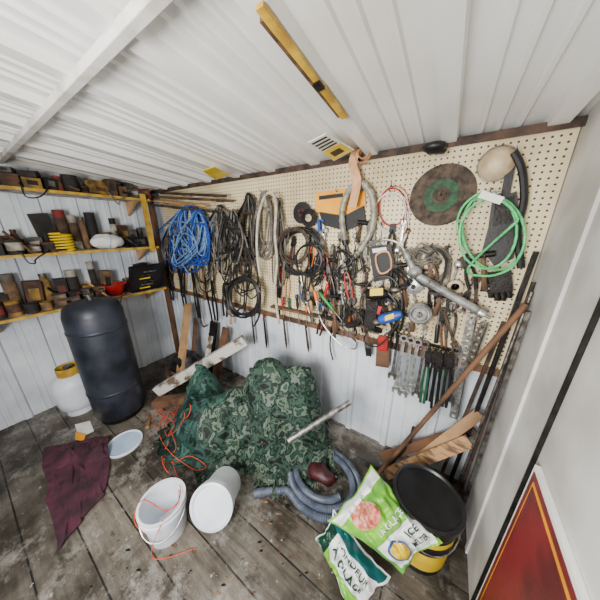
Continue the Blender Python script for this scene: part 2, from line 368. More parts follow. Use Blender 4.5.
def brush(a,b,off,hm,label):
    p0=w(a[0],a[1],off);p1=w(b[0],b[1],off)
    e=thing("paint_brush",p1,label,"brush","brushes on the tool wall")
    part(e,"handle",fl2(p0,p1,[(0,-.008),(.25,-.01),(.5,-.016),(.5,.016),(.25,.01),(0,.008)],.012),hm,bevel=.003)
    part(e,"ferrule",fl2(p0,p1,[(.5,-.022),(.66,-.024),(.66,.024),(.5,.022)],.014),dsteel,bevel=.001)
    part(e,"bristles",fl2(p0,p1,[(.66,-.022),(1,-.018),(.97,0),(1,.018),(.66,.022)],.012),iron,bevel=.002)
    part(e,"hook",hookgen(p0,off+.02),dsteel)
def ratchet(a,b,off,label):
    p0=w(a[0],a[1],off);p1=w(b[0],b[1],off);p,d,s,L=along(p0,p1)
    e=thing("ratchet",p1,label,"ratchet","ratchets on the tool wall")
    part(e,"head",lathe([(0,0),(.018,0),(.02,.004),(.02,.02),(.014,.024),(.008,.026),(.008,.035),(0,.035)],p0,NY,16),steel)
    part(e,"shank",tube([p0+NY*.01+d*.015,p0+NY*.01+d*L*.6],.006,8),steel)
    part(e,"grip",tube([p0+NY*.01+d*L*.55,p0+NY*.01+d*L*.6,p1+NY*.01],.011,10,rf=lambda i,m:[.6,1,1][i]),blackp)
    part(e,"hook",hookgen(p0+d*.02,off+.02),dsteel)
def cclamp(cx,cy,s_,off,label,mt):
    q=lambda a,b:w(cx+a*s_,cy+b*s_,off)
    e=thing("c_clamp",q(0,10),label,"clamp","clamps on the tool wall")
    part(e,"frame",plate([q(-5,-9),(q(4,-9)),q(4,-6),q(-1.5,-6),q(-1.5,5),q(4,5),q(4,8),q(-5,8)],NY*.016),mt,bevel=.003)
    part(e,"screw",tube([q(2.5,-1)+NY*.008,q(2.5,15)+NY*.008],.005,8),steel)
    part(e,"tommy_bar",tube([q(-1.5,14)+NY*.008,q(6.5,14)+NY*.008],.003,6),steel)
    part(e,"swivel_pad",lathe([(0,0),(.01,0),(.01,.006),(0,.006)],q(2.5,-1)+NY*.008,(0,0,1),10),steel)
    part(e,"hook",hookgen(q(0,-6),off+.025),dsteel)
def scissors(a,b,off,hm,label):
    p0=w(a[0],a[1],off);p1=w(b[0],b[1],off);p,d,s,L=along(p0,p1)
    e=thing("scissors",p1,label,"scissors")
    for sg in (1,-1):
        part(e,"blade",fl2(p0,p1,[(0,sg*.012),(.3,sg*.009),(.6,-sg*.004),(.6,-sg*.012),(.3,sg*.0),(0,sg*.010)],.003),steel,sm=False)
        c=p0+d*L*.82+s*sg*.017
        part(e,"finger_loop",tube([c+d*.022*math.cos(t)+s*.013*math.sin(t)+NY*.006 for t in [k*math.pi/7 for k in range(14)]],.0045,6,True),hm)
    part(e,"hook",hookgen(p0+d*L*.82+s*.017,off+.02),dsteel)
def disc(name,cx,cy,prof,mt,label,cat,off=.006,extra=()):
    R=max(p[0] for p in prof); c=w(cx,cy,off); e=thing(name,c-V((0,0,R)),label,cat)
    part(e,"body",lathe(prof,c,NY,40),mt)
    for nm,pr,m2 in extra: part(e,nm,lathe(pr,c,NY,40,True),m2)
    part(e,"hook",hookgen(c,off+.03),dsteel)
    return e
# cords
hank("rope_hank",188,205,276,40,20,.0075,bluerope,"tangled hank of bright blue rope hanging from a hook","rope",0,.03,seed=3,mt2=ltblue,vary=.5)
hank("rope_hank",198,210,266,24,8,.007,ltblue,"pale blue cord hank tangled beside blue rope","rope",-3,.08,seed=8,mt2=bluerope,vary=.5)
hank("cable_hank",220,206,284,24,13,.0075,cable,"black extension cord looped long on a wall hook",off=.03,mt2=cableg,seed=11,vary=.5)
hank("cable_hank",233,210,288,18,8,.007,cableg,"gray and black extension cord looped on a wall hook",off=.08,mt2=cable,seed=12,vary=.5)
hank("cable_hank",249,194,276,16,9,.0075,cable,"black rubber cable hung in a narrow loop",off=.03,seed=13,mt2=cablebr,vary=.5)
hank("hose_hank",264,192,262,18,5,.010,cableg,"gray rubber hose hung in long loops","hose",off=.03,seed=14,mt2=hosec)
hank("cable_hank",279,198,290,10,4,.006,cablebr,"thin brown cord in a long narrow loop",off=.03,seed=15,mt2=cableg)
hank("cable_hank",243,244,318,24,8,.006,cable,"black wire bundle drooping low on the wall",off=.08,seed=16,mt2=cablebr,vary=.5)
hank("cable_hank",172,224,276,16,9,.006,cableg,"gray cord bundle hanging below wooden rods",off=.03,seed=17,mt2=cable,vary=.5)
hank("cable_hank",207,232,298,18,8,.006,cable,"black thin cord bundle hanging under blue rope",off=.03,seed=18,mt2=cableg,vary=.5)
coil("cable_coil",244,297,17,20,9,.0085,cable,"thick black cable wound in a round coil",off=.12,seed=2)
coil("cable_coil",301,252,22,24,9,.0065,cable,"black electric cord wound in an open coil",off=.03,seed=4)
coil("cable_coil",294,246,16,19,5,.006,cablebr,"brown cord coil overlapping a black cord coil",off=.07,seed=5)
coil("cable_coil",309,260,15,17,4,.006,cable,"small black cord coil overlapping a larger coil",off=.09,seed=6)
coil("wire_coil",393,207,16,21,3,.0022,red,"thin red wire coil on pegboard","wire",off=.012,seed=6)
coil("wire_coil",391,213,18,22,3,.002,paper,"thin white wire coil on pegboard","wire",off=.016,seed=9)
coil("cable_coil",432,264,18,19,8,.0055,cableg,"gray steel cable wound in a small coil","cable",off=.014,seed=7)
coil("cable_coil",347,272,9,10,5,.0035,cable,"small black wire loop on pegboard","cable",off=.03,seed=9)
for cx,cy,rx,ry,n,r,m,l,s_,o in [(226,238,16,30,13,.005,cable,"black wire tangle hanging on pegboard",2,.12),(340,262,14,20,14,.0045,cable,"black wire tangle around small tools",3,.03),(386,308,19,18,18,.006,cable,"black power cord tangled around a drill",4,.09),(424,256,20,14,13,.004,cableg,"gray wire tangle above a steel gun",5,.04),(184,250,18,26,14,.005,ltblue,"pale blue cord tangle among blue rope",6,.12),(318,272,12,18,12,.004,cable,"thin black wire tangle on pegboard",7,.03),(398,280,14,14,13,.0045,black,"black cord tangle beside a retail pack",8,.05),(360,262,9,18,10,.003,dsteel,"thin steel wire tangle on pegboard",9,.03),(352,318,14,12,12,.005,black,"black cord tangle low on the pegboard",10,.10)]:
    tangle(cx,cy,rx,ry,n,r,m,l,o,s_)
# ribbed hose
e=thing("flexible_hose",w(352,256,.03),"ribbed beige gray flexible hose looped over a hook","hose")
hp=smooth([w(*p,.05) for p in [(345,240),(342,214),(348,193),(360,183),(371,193),(374,214),(369,236),(355,256)]],9)
part(e,"ribbed_hose",tube(hp,.019,12,rf=lambda i,m:1.12 if i%2 else .9),hosec)
for q,q2 in ((hp[0],hp[1]),(hp[-1],hp[-2])):
    part(e,"hose_cuff",tube([q,q+(q-q2).normalized()*.03],.021,12),black)
part(e,"hook",hookgen(w(360,189,.05),.07),dsteel)
e=thing("pale_hose",w(277,320,.02),"pale cream hose strand hanging in a long narrow loop","hose")
part(e,"hose_strand",tube(smooth([w(*p,.13) for p in [(260,276),(257,250),(258,220),(264,198),(271,193),(276,204),(275,235),(277,262),(275,290),(279,324)]],6),.010,8),hosep)
part(e,"hook",hookgen(w(269,197,.13),.15),dsteel)
# green hose
e=thing("air_hose",w(490,272,.04),"bright green rubber air hose hung in loose open loops","hose")
gp=[]
for i in range(0,int(2.2*26)+1):
    t=2*math.pi*i/26-1.7; q=i/26; k=1-.20*abs(math.sin(q*1.9))
    gp.append(w(490+(35*k)*math.cos(t)+4*math.sin(q*4),232+(42*k)*math.sin(t)+5*math.sin(q*3+1),.065+.014*q))
part(e,"hose_coil",tube(gp,.0056,8),green)
part(e,"hose_end",tube(smooth([gp[0],w(476,195,.05),w(462,208,.05),w(457,226,.04),w(464,246,.04),w(477,262,.04)],5),.0056,8),green)
part(e,"hose_end",tube(smooth([gp[-1],w(468,268,.08),w(486,276,.08),w(508,270,.08),w(520,256,.07)],5),.0056,8),green)
part(e,"brass_fitting",lathe([(.008,0),(.011,.004),(.011,.03),(.006,.035),(.006,.05)],w(486,196,.09),(1,0,.25),10),steel,label="silver metal coupling")
part(e,"strap",beam(w(480,194,.1),w(502,201,.1),.03,.012,NY),paper,label="white plastic tie strap")
part(e,"hook",hookgen(w(489,193,.065),.09),dsteel)
e=thing("tool_pouch",w(500,262,.01),"black leather tool pouch hanging inside the green hose","pouch")
part(e,"pocket",plate([w(*p,.006) for p in [(492,200),(515,192),(519,225),(512,258),(494,266),(482,250),(488,228)]],NY*.03),black,bevel=.008)
part(e,"flap",plate([w(*p,.038) for p in [(495,203),(514,195),(514,222),(493,226)]],NY*.008),iron,bevel=.003)
part(e,"strap",beam(w(505,196,.02),w(512,158,.02),.03,.006,NY),black)
e=thing("rubber_hose",w(516,262,.02),"black rubber hose drooping from the top rail","hose")
part(e,"hose_strand",tube(smooth([w(*p,.05) for p in [(514,152),(522,170),(524,200),(518,230),(521,268)]],6),.014,8),black)
part(e,"hook",hookgen(w(514,153,.05),.07),dsteel)
e=thing("glove",w(500,300,.01),"dark worn work glove hanging below a green hose","glove")
part(e,"palm",plate([w(*p,.01) for p in [(487,272),(510,270),(512,290),(490,292)]],NY*.03),iron,bevel=.008)
for i in range(4):
    part(e,"finger",tube([w(490+i*6,290,.025),w(491+i*6.2,295+(2 if i in(1,2) else 0),.025),w(491+i*6.0,298+(3 if i in(1,2) else 0),.03)],.013,8,rf=lambda i,m:1-.2*i/m),iron)
part(e,"thumb",tube([w(489,278,.025),w(484,285,.025),w(483,291,.022)],.012,8),iron)
# discs
disc("clutch_disc",441,196,[(.0,0),(.145,0),(.145,.006),(.138,.009),(.1,.009),(.095,.006),(0,.006)],brake,"brown rusty clutch disc with a green centre ring","clutch disc",.006,
  [("friction_ring",[(.036,.006),(.078,.006),(.078,.011),(.036,.011)],dgreen),("hub",[(.0,.006),(.038,.006),(.038,.016),(.024,.022),(.022,.014),(0,.014)],brake)])
disc("grinding_disc",302,213,[(0,0),(.072,0),(.072,.005),(.02,.007),(0,.007)],black,"black abrasive grinding disc with red centre label","disc",.03,[("paper_label",[(.0,.006),(.03,.006),(.03,.008),(0,.008)],dred),("bore",[(0,.007),(.01,.007),(.01,.0095),(0,.0095)],iron)])
disc("grinding_disc",309,218,[(0,0),(.06,0),(.06,.005),(.02,.007),(0,.007)],iron,"gray worn grinding disc overlapping a black one","disc",.045,[("paper_label",[(.0,.006),(.024,.006),(.024,.008),(0,.008)],beige)])
disc("flange_cup",420,313,[(0,0),(.062,0),(.062,.02),(.050,.034),(.044,.034),(.036,.022),(0,.022)],gsteel,"gray cup shaped metal flange with a dark hub","flange",.06,[("hub",[(0,.022),(.014,.022),(.014,.044),(0,.044)],dsteel)])
disc("backing_pad",414,286,[(0,0),(.045,0),(.047,.012),(.02,.02),(0,.02)],steel,"round steel plate hanging under a grease gun","plate",.03,[("hub",[(0,.02),(.012,.02),(.012,.035),(0,.035)],iron)])
disc("pulley",352,300,[(0,0),(.034,0),(.036,.004),(.028,.01),(.036,.016),(.034,.02),(0,.02)],dsteel,"small dull steel pulley on pegboard","pulley",.012,[("hub",[(0,.02),(.01,.02),(.01,.028),(0,.028)],iron)])
disc("tape_roll",455,286,[(.02,0),(.036,0),(.036,.03),(.02,.03),(.02,0)],beige,"roll of tan tape hanging on pegboard","tape",.012)
disc("rotary_brush",466,262,[(0,0),(.032,0),(.036,.006),(.032,.012),(.012,.016),(0,.016)],rust,"rusty round wire brush on pegboard","brush",.012)
e=thing("enamel_bowl",w(497,176,.02),"beige enamel bowl hung on its side at the rail","bowl")
part(e,"bowl",lathe([(.0,.05),(.035,.046),(.055,.034),(.066,.01),(.07,0),(.066,0),(.06,.01),(.05,.03),(.033,.042),(0,.045)],w(497,164,.006),NY,32),beige)
part(e,"rim",ringg(w(497,164,.006),.073,.068,.006,32),dsteel)
e=thing("cap_hat",w(434,150,.02),"dark cloth cap stuffed on top of the rail","cap")
part(e,"crown",ball(w(434,147,.06),.045,(1.2,.9,.5)),black)
part(e,"brim",plate([w(424,150,.09),w(447,150,.09),w(444,154,.12),w(428,155,.12)],(0,0,.006)),iron,bevel=.002)
e=thing("leather_strap",w(354,205,.04),"tan leather strap rolled and hanging from the top rail","strap")
sp=[w(364,153,.07)+V((math.cos(t*.6),0,math.sin(t*.6)))*(.016+.0021*t) for t in range(0,20)]
def ribbon(path,wdv,th):
    P=[V(p) for p in path]
    return merge(*[plate([a-wdv/2,a+wdv/2,b+wdv/2,b-wdv/2],(b-a).cross(wdv).normalized()*th) for a,b in zip(P[:-1],P[1:])])
part(e,"rolled_end",ribbon(sp,V((0,.05,0)),.003),tan)
part(e,"hanging_end",ribbon(smooth([w(356,150,.08),w(353,165,.08),w(357,182,.085),w(352,208,.085)],5),V((.05,0,.0)),.003),tan)
e=thing("blade_card",w(340,215,.01),"orange retail card holding black tool blades","package")
part(e,"backing_card",plate([w(*p,.012) for p in [(315,193),(343,189),(365,192),(366,205),(346,216),(316,212)]],NY*.004),ochre)
part(e,"blade_tray",plate([w(*p,.016) for p in [(320,212),(345,216),(364,206),(366,223),(346,231),(324,225)]],NY*.015),ink,bevel=.003)
part(e,"printed_stripe",plate([w(*p,.017) for p in [(319,196),(343,193),(343,197),(319,200)]],NY*.001),ink)
part(e,"hook",hookgen(w(338,192,.012),.03),dsteel)
e=thing("warning_booklet",g(331,163,2.02),"yellow white and black printed card tucked under the ceiling","card")
c0=[g(308,143,2.02),g(326,134,2.02),g(354,150,2.015),g(334,161,2.01)]
part(e,"sheet",plate(c0,(0,0,.004)),paper)
A,B,C,D=c0
def bl(s,t): return (A*(1-s)+B*s)*(1-t)+(D*(1-s)+C*s)*t+V((0,0,-.0005))
dn=(0,0,-.001)
part(e,"printed_band",plate([bl(.03,.48),bl(.97,.48),bl(.97,.97),bl(.03,.97)],dn),yelp,sm=False)
for t in (.06,.17,.28,.39): part(e,"printed_line",plate([bl(.1,t),bl(.9,t),bl(.9,t+.05),bl(.1,t+.05)],dn),ink,sm=False)
part(e,"printed_line",plate([bl(.25,.62),bl(.75,.62),bl(.75,.84),bl(.25,.84)],(0,0,-.002)),ink,sm=False)
single("yellow_tag",plate([g(202,171,2.0),g(214,167,2.01),g(229,175,2.01),g(216,180,2.0)],(0,0,.003)),yelp,"small yellow card tucked under the top rail","card",sm=False)
# ceiling folding rule
s0=onplane(258,-26,2,2.15); s1=onplane(343,107,2,2.09)
s0.z=zc(s0.y)-.044; s1.z=zc(s1.y)-.044
e=thing("folding_rule",s1,"yellow wooden folding rule fixed under the ceiling ribs","ruler")
part(e,"blade",beam(s0,s0.lerp(s1,.55),.022,.010),yel,sm=False)
part(e,"blade",beam(s0.lerp(s1,.57)+V((.008,0,-.006)),s1+V((.008,0,-.006)),.022,.010),yel,sm=False)
part(e,"hinge",beam(s0.lerp(s1,.53)+V((.002,0,-.009)),s0.lerp(s1,.59)+V((.008,0,-.012)),.026,.008),iron)
part(e,"metal_edge",beam(s0.lerp(s1,.05)+V((-.016,0,0)),s0.lerp(s1,.97)+V((-.008,0,-.004)),.009,.012),woodd)
# rods
for a,b,m,l,o in [((138,196),(233,201),woodd,"long brown wooden handle resting on wall hooks",.06),((152,205),(222,212),dsteel,"gray steel rod resting on wall hooks",.1),((146,200),(206,206),wood,"pale wooden dowel resting on wall hooks",.09),((160,193),(226,196),rust,"rusty iron rod resting on wall hooks",.1)]:
    e=thing("rod",w(*b,o),l,"rod","rods on wall hooks"); part(e,"shaft",tube([w(*a,o),w(*b,o)],.011,8),m)
    for f in (.35,.85):
        q=w(a[0]+(b[0]-a[0])*f,a[1]+(b[1]-a[1])*f,o); part(e,"hook",hookgen(q-V((0,0,.013)),o+.02),dsteel)
for a,b in [((168,262),(173,300)),((178,264),(187,312)),((192,268),(200,318)),((185,255),(183,296)),((212,280),(217,320)),((224,284),(226,316))]:
    pliers(a,b,.05,.03,iron,"dark iron blacksmith tongs hanging on the wall","iron tongs on the wall","tongs",iron)
hammer((202,256),(205,300),.05,woodd,"claw hammer with brown wooden handle on the wall")
hammer((228,284),(231,324),.05,wood,"hammer with pale wooden handle on the wall")
hammer((333,296),(336,332),.07,woodd,"small hammer with brown handle over the rack")
for pts,m,l in [([(203,262),(206,290),(211,314),(213,330),(209,334)],iron,"long black pry bar hanging on the wall"),([(196,290),(199,312),(203,326),(207,325)],dsteel,"gray bent steel bar hanging on the wall")]:
    single("pry_bar",tube(smooth([w(*p,.02) for p in pts],5),.010,8),m,l,"pry bar")
e=thing("handsaw",w(172,300,.02),"old handsaw with wooden handle hanging on the wall","saw")
part(e,"blade",plate([w(*p,.012) for p in [(166,248),(178,250),(170,296),(165,294)]],NY*.002),dsteel,sm=False)
part(e,"handle",tube(smooth([w(*p,.016) for p in [(164,250),(164,243),(169,238),(177,242),(177,250)]],5,True),.010,8,True),woodd)
for i,(x,y0,y1,m) in enumerate([(252,316,344,dsteel),(264,318,348,iron),(284,322,348,dsteel),(306,328,352,rust)]):
    e=thing("file_tool",w(x,y1,-.01),"flat metal file hanging below the wooden rail","file","files under the rail")
    part(e,"blade",fl2(w(x,y0,-.0),w(x+3,y1,-.0),[(0,-.008),(0,.008),(.8,.011),(1,.003),(1,-.003),(.8,-.011)],.006),m,bevel=.001)
    part(e,"tang_handle",lathe([(0,0),(.010,.003),(.012,.03),(.009,.07),(0,.072)],w(x,y0,-.003),(0,0,1),10),[wood,red,woodd,black][i])
rk=thing("tool_rack",w(320,318,.02),"narrow wooden rack strip with holes for hand tools","tool rack")
part(rk,"shelf_strip",beam(w(272,306,.025),w(366,326,.025),.05,.018),woodd,bevel=.002)
for f in (.1,.9): part(rk,"bracket",beam(w(272,306,.0).lerp(w(366,326,.0),f)-V((0,0,.06)),w(272,306,.0).lerp(w(366,326,.0),f)+V((0,0,.01)),.02,.006,NY),iron)
cols=[("yellow",yelp),("red",red),("green",greenh),("black",blackp),("orange",orange),("wooden",wood),("blue",blueh),("black",blackp),("red",red),("black",black),("orange",orange),("wooden",woodd),("black",blackp)]
for i,(cn,m) in enumerate(cols):
    x=276+i*7.2; y=307+(x-272)*.213
    screwdriver((x+random.uniform(-2,2),y-12-random.random()*10),(x+random.uniform(-2,2),y+8+random.random()*10),.03+.025*(i%2),m,cn+" handled screwdriver standing in the wall rack",.011+.005*random.random())
screwdriver((319,292),(352,334),.085,mat("bright_green_handle",(30,150,70),(20,110,50),15,.4,0,.05),"green handled long screwdriver hung at an angle",.013)
screwdriver((328,284),(318,318),.085,red,"red handled screwdriver leaning over the rack",.013)
e=thing("hacksaw",w(345,345,.05),"steel hacksaw frame hanging over the tool rack","saw")
part(e,"frame",tube(smooth([w(*p,.07) for p in [(316,300),(322,322),(338,342),(354,349),(357,342)]],5),.006,8),steel)
part(e,"blade",beam(w(318,300,.07),w(357,343,.07),.012,.0015,NY),dsteel)
part(e,"handle",lathe([(0,0),(.014,.004),(.014,.06),(.01,.08),(0,.082)],w(317,301,.07),(-.3,0,1),10),orange)
for a,b,m,l,o in [((322,236),(328,280),red,"red handled pliers hanging on pegboard",.05),((333,244),(331,284),blackp,"black handled pliers hanging on pegboard",.03),((314,236),(311,266),orange,"orange handled pliers hanging on pegboard",.05),((344,260),(351,298),red,"red handled snips hanging on pegboard",.05),((352,280),(346,316),dsteel,"bare steel locking pliers hanging on pegboard",.04),((362,284),(366,318),yel,"yellow handled pliers hanging on pegboard",.014),((340,232),(343,260),dsteel,"small bare steel pliers hanging on pegboard",.014),((289,268),(287,298),wood,"old pliers with tan grips hanging on pegboard",.014),((403,292),(398,330),blackp,"black handled nippers hanging on pegboard",.03),((300,274),(303,300),blueh,"blue handled pliers hanging on pegboard",.014),((455,298),(449,338),dsteel,"rusty steel pincers hanging on pegboard",.014),((328,262),(334,304),blackp,"dark gripped pliers hanging on pegboard",.06),((408,322),(404,346),woodd,"brown gripped pliers hanging on pegboard",.014)]:
    pliers(a,b,o,.020,m,l)
ratchet((398,250),(391,294),.014,"steel ratchet with black grip on pegboard"); ratchet((440,300),(436,342),.014,"steel ratchet hanging under a long gun")
ratchet((357,236),(364,270),.014,"small steel ratchet on pegboard")
brush((310,276),(314,306),.03,wood,"paint brush with pale wooden handle on pegboard"); brush((281,266),(279,298),.014,red,"paint brush with red handle on pegboard"); brush((367,330),(369,356),.0,woodd,"paint brush with brown handle below the board")
cclamp(338,292,1.0,.014,"dark iron C clamp on pegboard",iron); cclamp(372,232,1.0,.014,"gray C clamp on pegboard",dsteel); cclamp(448,252,.7,.014,"rusty C clamp on pegboard",rust); cclamp(322,226,.7,.03,"small blue C clamp on pegboard",blueh)
scissors((410,262),(407,290),.014,orange,"orange handled scissors on pegboard"); scissors((425,328),(420,350),.014,red,"red handled scissors on pegboard")
wrench((382,224),(379,246),.012,.013,dsteel,"small steel wrench on pegboard"); wrench((404,222),(401,244),.012,.012,steel,"small bright wrench on pegboard"); wrench((290,228),(288,240),.09,.011,dsteel,"small dull wrench on pegboard")
wrench((471,285),(462,312),.012,.014,dsteel,"small steel wrench on pegboard beside slotted steel")
# dense mixed hand tools filling the board
rt=random.Random(21); k=0
for yy in (232,262,288,312):
    xx=286
    while xx<470:
        xx+=rt.uniform(7,19); y=yy+rt.uniform(-10,10)
        if 405<xx<480 and y<246: continue
        lim=316+(xx-280)*.24
        y1=min(y+rt.uniform(16,42),lim+8)
        if y1-y<14 or (xx>455 and y>300): continue
        a=(xx+rt.uniform(-4,4),y); b=(xx+rt.uniform(-9,9),y1); o=rt.choice([.012,.02,.035]); t=k%6; k+=1
        m=rt.choice([iron,blackp,woodd,dsteel,iron,black,dred])
        nm={iron:"dark iron",blackp:"black gripped",woodd:"brown gripped",dsteel:"dull steel",black:"black rubber gripped",dred:"dark red gripped"}[m]
        if t in(0,3): pliers(a,b,o,rt.uniform(.016,.026),m,"worn %s pliers crowded on the pegboard"%nm,jm=iron,sp=rt.uniform(.5,1))
        elif t==1: wrench(a,b,o,rt.uniform(.014,.022),rt.choice([iron,dsteel,rust]),"greasy open end wrench crowded on the pegboard","wrenches on the pegboard")
        elif t==2: ratchet(a,b,o,"greasy ratchet handle crowded on the pegboard")
        elif t==4: hammer(a,b,o+.02,woodd,"small worn hammer crowded on the pegboard")
        else: cclamp((a[0]+b[0])/2,(y+y1)/2,rt.uniform(.6,1.1),o,"grimy C clamp crowded on the pegboard",rt.choice([iron,rust,dsteel]))
e=thing("chain",w(356,268,.01),"short steel chain hanging on pegboard","chain")
for i in range(9):
    c=w(357-.6*i,228+i*7,.08)
    pts=[c+V((0,0,.018*math.sin(t)))+(V((.009,0,0)) if not i%2 else V((0,.009,0)))*math.cos(t) for t in [k*math.pi/5 for k in range(10)]]
    part(e,"link",tube(pts,.0028,6,True),dsteel)
part(e,"hook",hookgen(w(357,226,.08),.1),dsteel)
e=thing("hardware_pack",w(383,280,.01),"black retail pack with a tan clamp on pegboard","package")
part(e,"backing_card",plate([w(*p,.05) for p in [(369,247),(391,244),(397,277),(374,282)]],NY*.004),ink)
part(e,"clamp",tube(smooth([w(*p,.064) for p in [(376,256),(388,252),(391,268),(380,273)]],5,True),.006,8,True),tan)
part(e,"printed_label",plate([w(*p,.055) for p in [(372,249),(386,247),(387,251),(373,253)]],NY*.001),paper)
part(e,"hook",hookgen(w(380,247,.05),.07),dsteel)
# drill
e=thing("electric_drill",w(382,330,.02),"black and yellow electric drill hung by its handle","drill")
part(e,"motor_body",lathe([(0,0),(.026,.004),(.034,.02),(.034,.09),(.026,.12),(.016,.13),(0,.13)],w(366,294,.12),(1,0,.15),16),iron)
part(e,"chuck",lathe([(.014,0),(.018,.006),(.018,.035),(.008,.05),(0,.05)],w(391,290,.12),(1,0,.15),12),dsteel)
part(e,"handle",plate([w(*p,.10) for p in [(368,300),(379,301),(376,326),(365,326)]],NY*.03),iron,bevel=.006)
part(e,"trigger",plate([w(*p,.105) for p in [(379,305),(383,306),(380,314),(377,313)]],NY*.018),red,bevel=.002)
part(e,"side_label",plate([w(*p,.157) for p in [(370,289),(383,288),(383,295),(370,296)]],NY*.001),yelp)
part(e,"power_cord",tube(smooth([w(*p,.1) for p in [(370,326),(364,341),(378,346),(396,326),(402,306),(398,286),(386,276),(368,284),(360,306),(370,332)]],6),.005,6),cable)
part(e,"hook",hookgen(w(374,306,.1),.11),dsteel)
e=thing("angle_grinder",w(400,330,.02),"blue angle grinder hung beside the drill","grinder")
part(e,"motor_body",tube([w(380,320,.14),w(383,319,.14),w(391,317,.14),w(398,315,.14),w(402,314,.14)],.032,14,rf=lambda i,m:[.8,1,.95,.85,.6][i]),blueh)
part(e,"gear_head",ball(w(377,322,.14),.030,(1,1,.8)),dsteel)
part(e,"guard",lathe([(.0,0),(.044,0),(.044,.012),(.04,.012),(.038,.004),(0,.004)],w(375,329,.14),(0,0,-1),20),dsteel)
part(e,"name_plate",plate([w(*p,.173) for p in [(385,316),(394,313),(394,318),(385,321)]],NY*.001),yelp)
part(e,"hook",hookgen(w(388,317,.12),.13),dsteel)
e=thing("sanding_block",w(383,366,.0),"red and brown sanding block hanging under the board","sander")
part(e,"pad",plate([w(*p,.0) for p in [(377,346),(390,347),(389,367),(376,365)]],NY*.015),woodd,bevel=.003)
part(e,"grip",plate([w(*p,.015) for p in [(379,335),(389,336),(388,350),(379,349)]],NY*.025),red,bevel=.008)
e=thing("grease_gun",w(470,312,.03),"gray metal grease gun with lever and long barrel","grease gun")
part(e,"barrel",tube([w(418,276,.08),w(480,312,.08)],.022,14),gsteel)
part(e,"end_cap",lathe([(.023,0),(.025,.005),(.025,.03),(.008,.036),(.008,.06),(0,.062)],w(478,311,.08),w(480,312,.08)-w(418,276,.08),14),steel)
part(e,"pump_head",merge(ball(w(415,272,.08),.036,(1,1,1)),tube([w(415,272,.08),w(404,250,.08)],.018,12)),gsteel)
part(e,"lever",tube(smooth([w(404,250,.08),w(396,242,.085),w(382,240,.085),w(366,246,.075)],5),.007,8),steel)
part(e,"nozzle_hose",tube(smooth([w(*p,.085) for p in [(412,276),(424,286),(440,284),(446,262),(438,250),(428,256)]],6),.006,8),black)
part(e,"hook",hookgen(w(430,282,.06),.09),dsteel)
def slotted(a,b,off,wd,label,mt=steel):
    p0=w(*a,off);p1=w(*b,off);p,d,s,L=along(p0,p1)
    e=thing("slotted_angle",p1,label,"steel angle","slotted angles on the wall")
    n=int(L/.035); gs=[fl2(p0,p1,[(0,-wd/2),(0,-wd/5),(1,-wd/5),(1,-wd/2)],.003),fl2(p0,p1,[(0,wd/2),(0,wd/5),(1,wd/5),(1,wd/2)],.003)]
    for i in range(n+1):
        f=i/n; h=.24/n; f0=max(0,f-h); f1=min(1,f+h); gs.append(fl2(p0,p1,[(f0,-wd/5),(f0,wd/5),(f1,wd/5),(f1,-wd/5)],.003))
    part(e,"slotted_face",merge(*gs),mt,sm=False)
    part(e,"flange",plate([p0-s*wd/2,p0-s*wd/2+NY*.03,p1-s*wd/2+NY*.03,p1-s*wd/2],s*.003),dsteel,sm=False)
    part(e,"hook",hookgen(p0+d*.03,off+.01),dsteel)
slotted((472,313),(453,418),.012,.042,"galvanized slotted steel angle hanging at a slant")
slotted((484,322),(468,366),.04,.03,"short galvanized slotted strip hanging beside a longer one",dsteel)
for i,(a,b,m) in enumerate([((398,336),(392,376),dsteel),((404,338),(396,390),steel),((411,340),(403,394),steel),((418,342),(410,388),steel),((425,344),(416,394),dsteel),((456,350),(449,402),dsteel)]):
    wrench(a,b,.03+.012*(i%2),.025,m,"large bright steel wrench hanging on the tool rail" if m is steel else "dull gray wrench hanging on the tool rail")
for a,b,m,l,o in [((430,346),(422,402),greenh,"dull green handled pliers hanging among the wrenches",.08),((436,348),(428,400),blackp,"black handled pliers hanging among the wrenches",.07),((441,350),(433,408),iron,"black iron pliers hanging among the wrenches",.10),((446,351),(439,400),greenh,"dull green handled cutters hanging among the wrenches",.07),((451,352),(444,406),black,"black rubber gripped cutters hanging among the wrenches",.09)]:
    pliers(a,b,o,.022,m,l,"pliers beside the wrenches",jm=iron,sp=.6)
single("rail_bar",beam(w(388,334,.015),w(460,352,.015),.012,.02,NY),iron,"thin black steel bar holding wrenches on the wall","rail")
single("scriber_rod",tube(smooth([w(*p,.01) for p in [(333,318),(330,345),(333,360)]],4),.006,8),iron,"thin black rod hanging below the tool rack","rod")
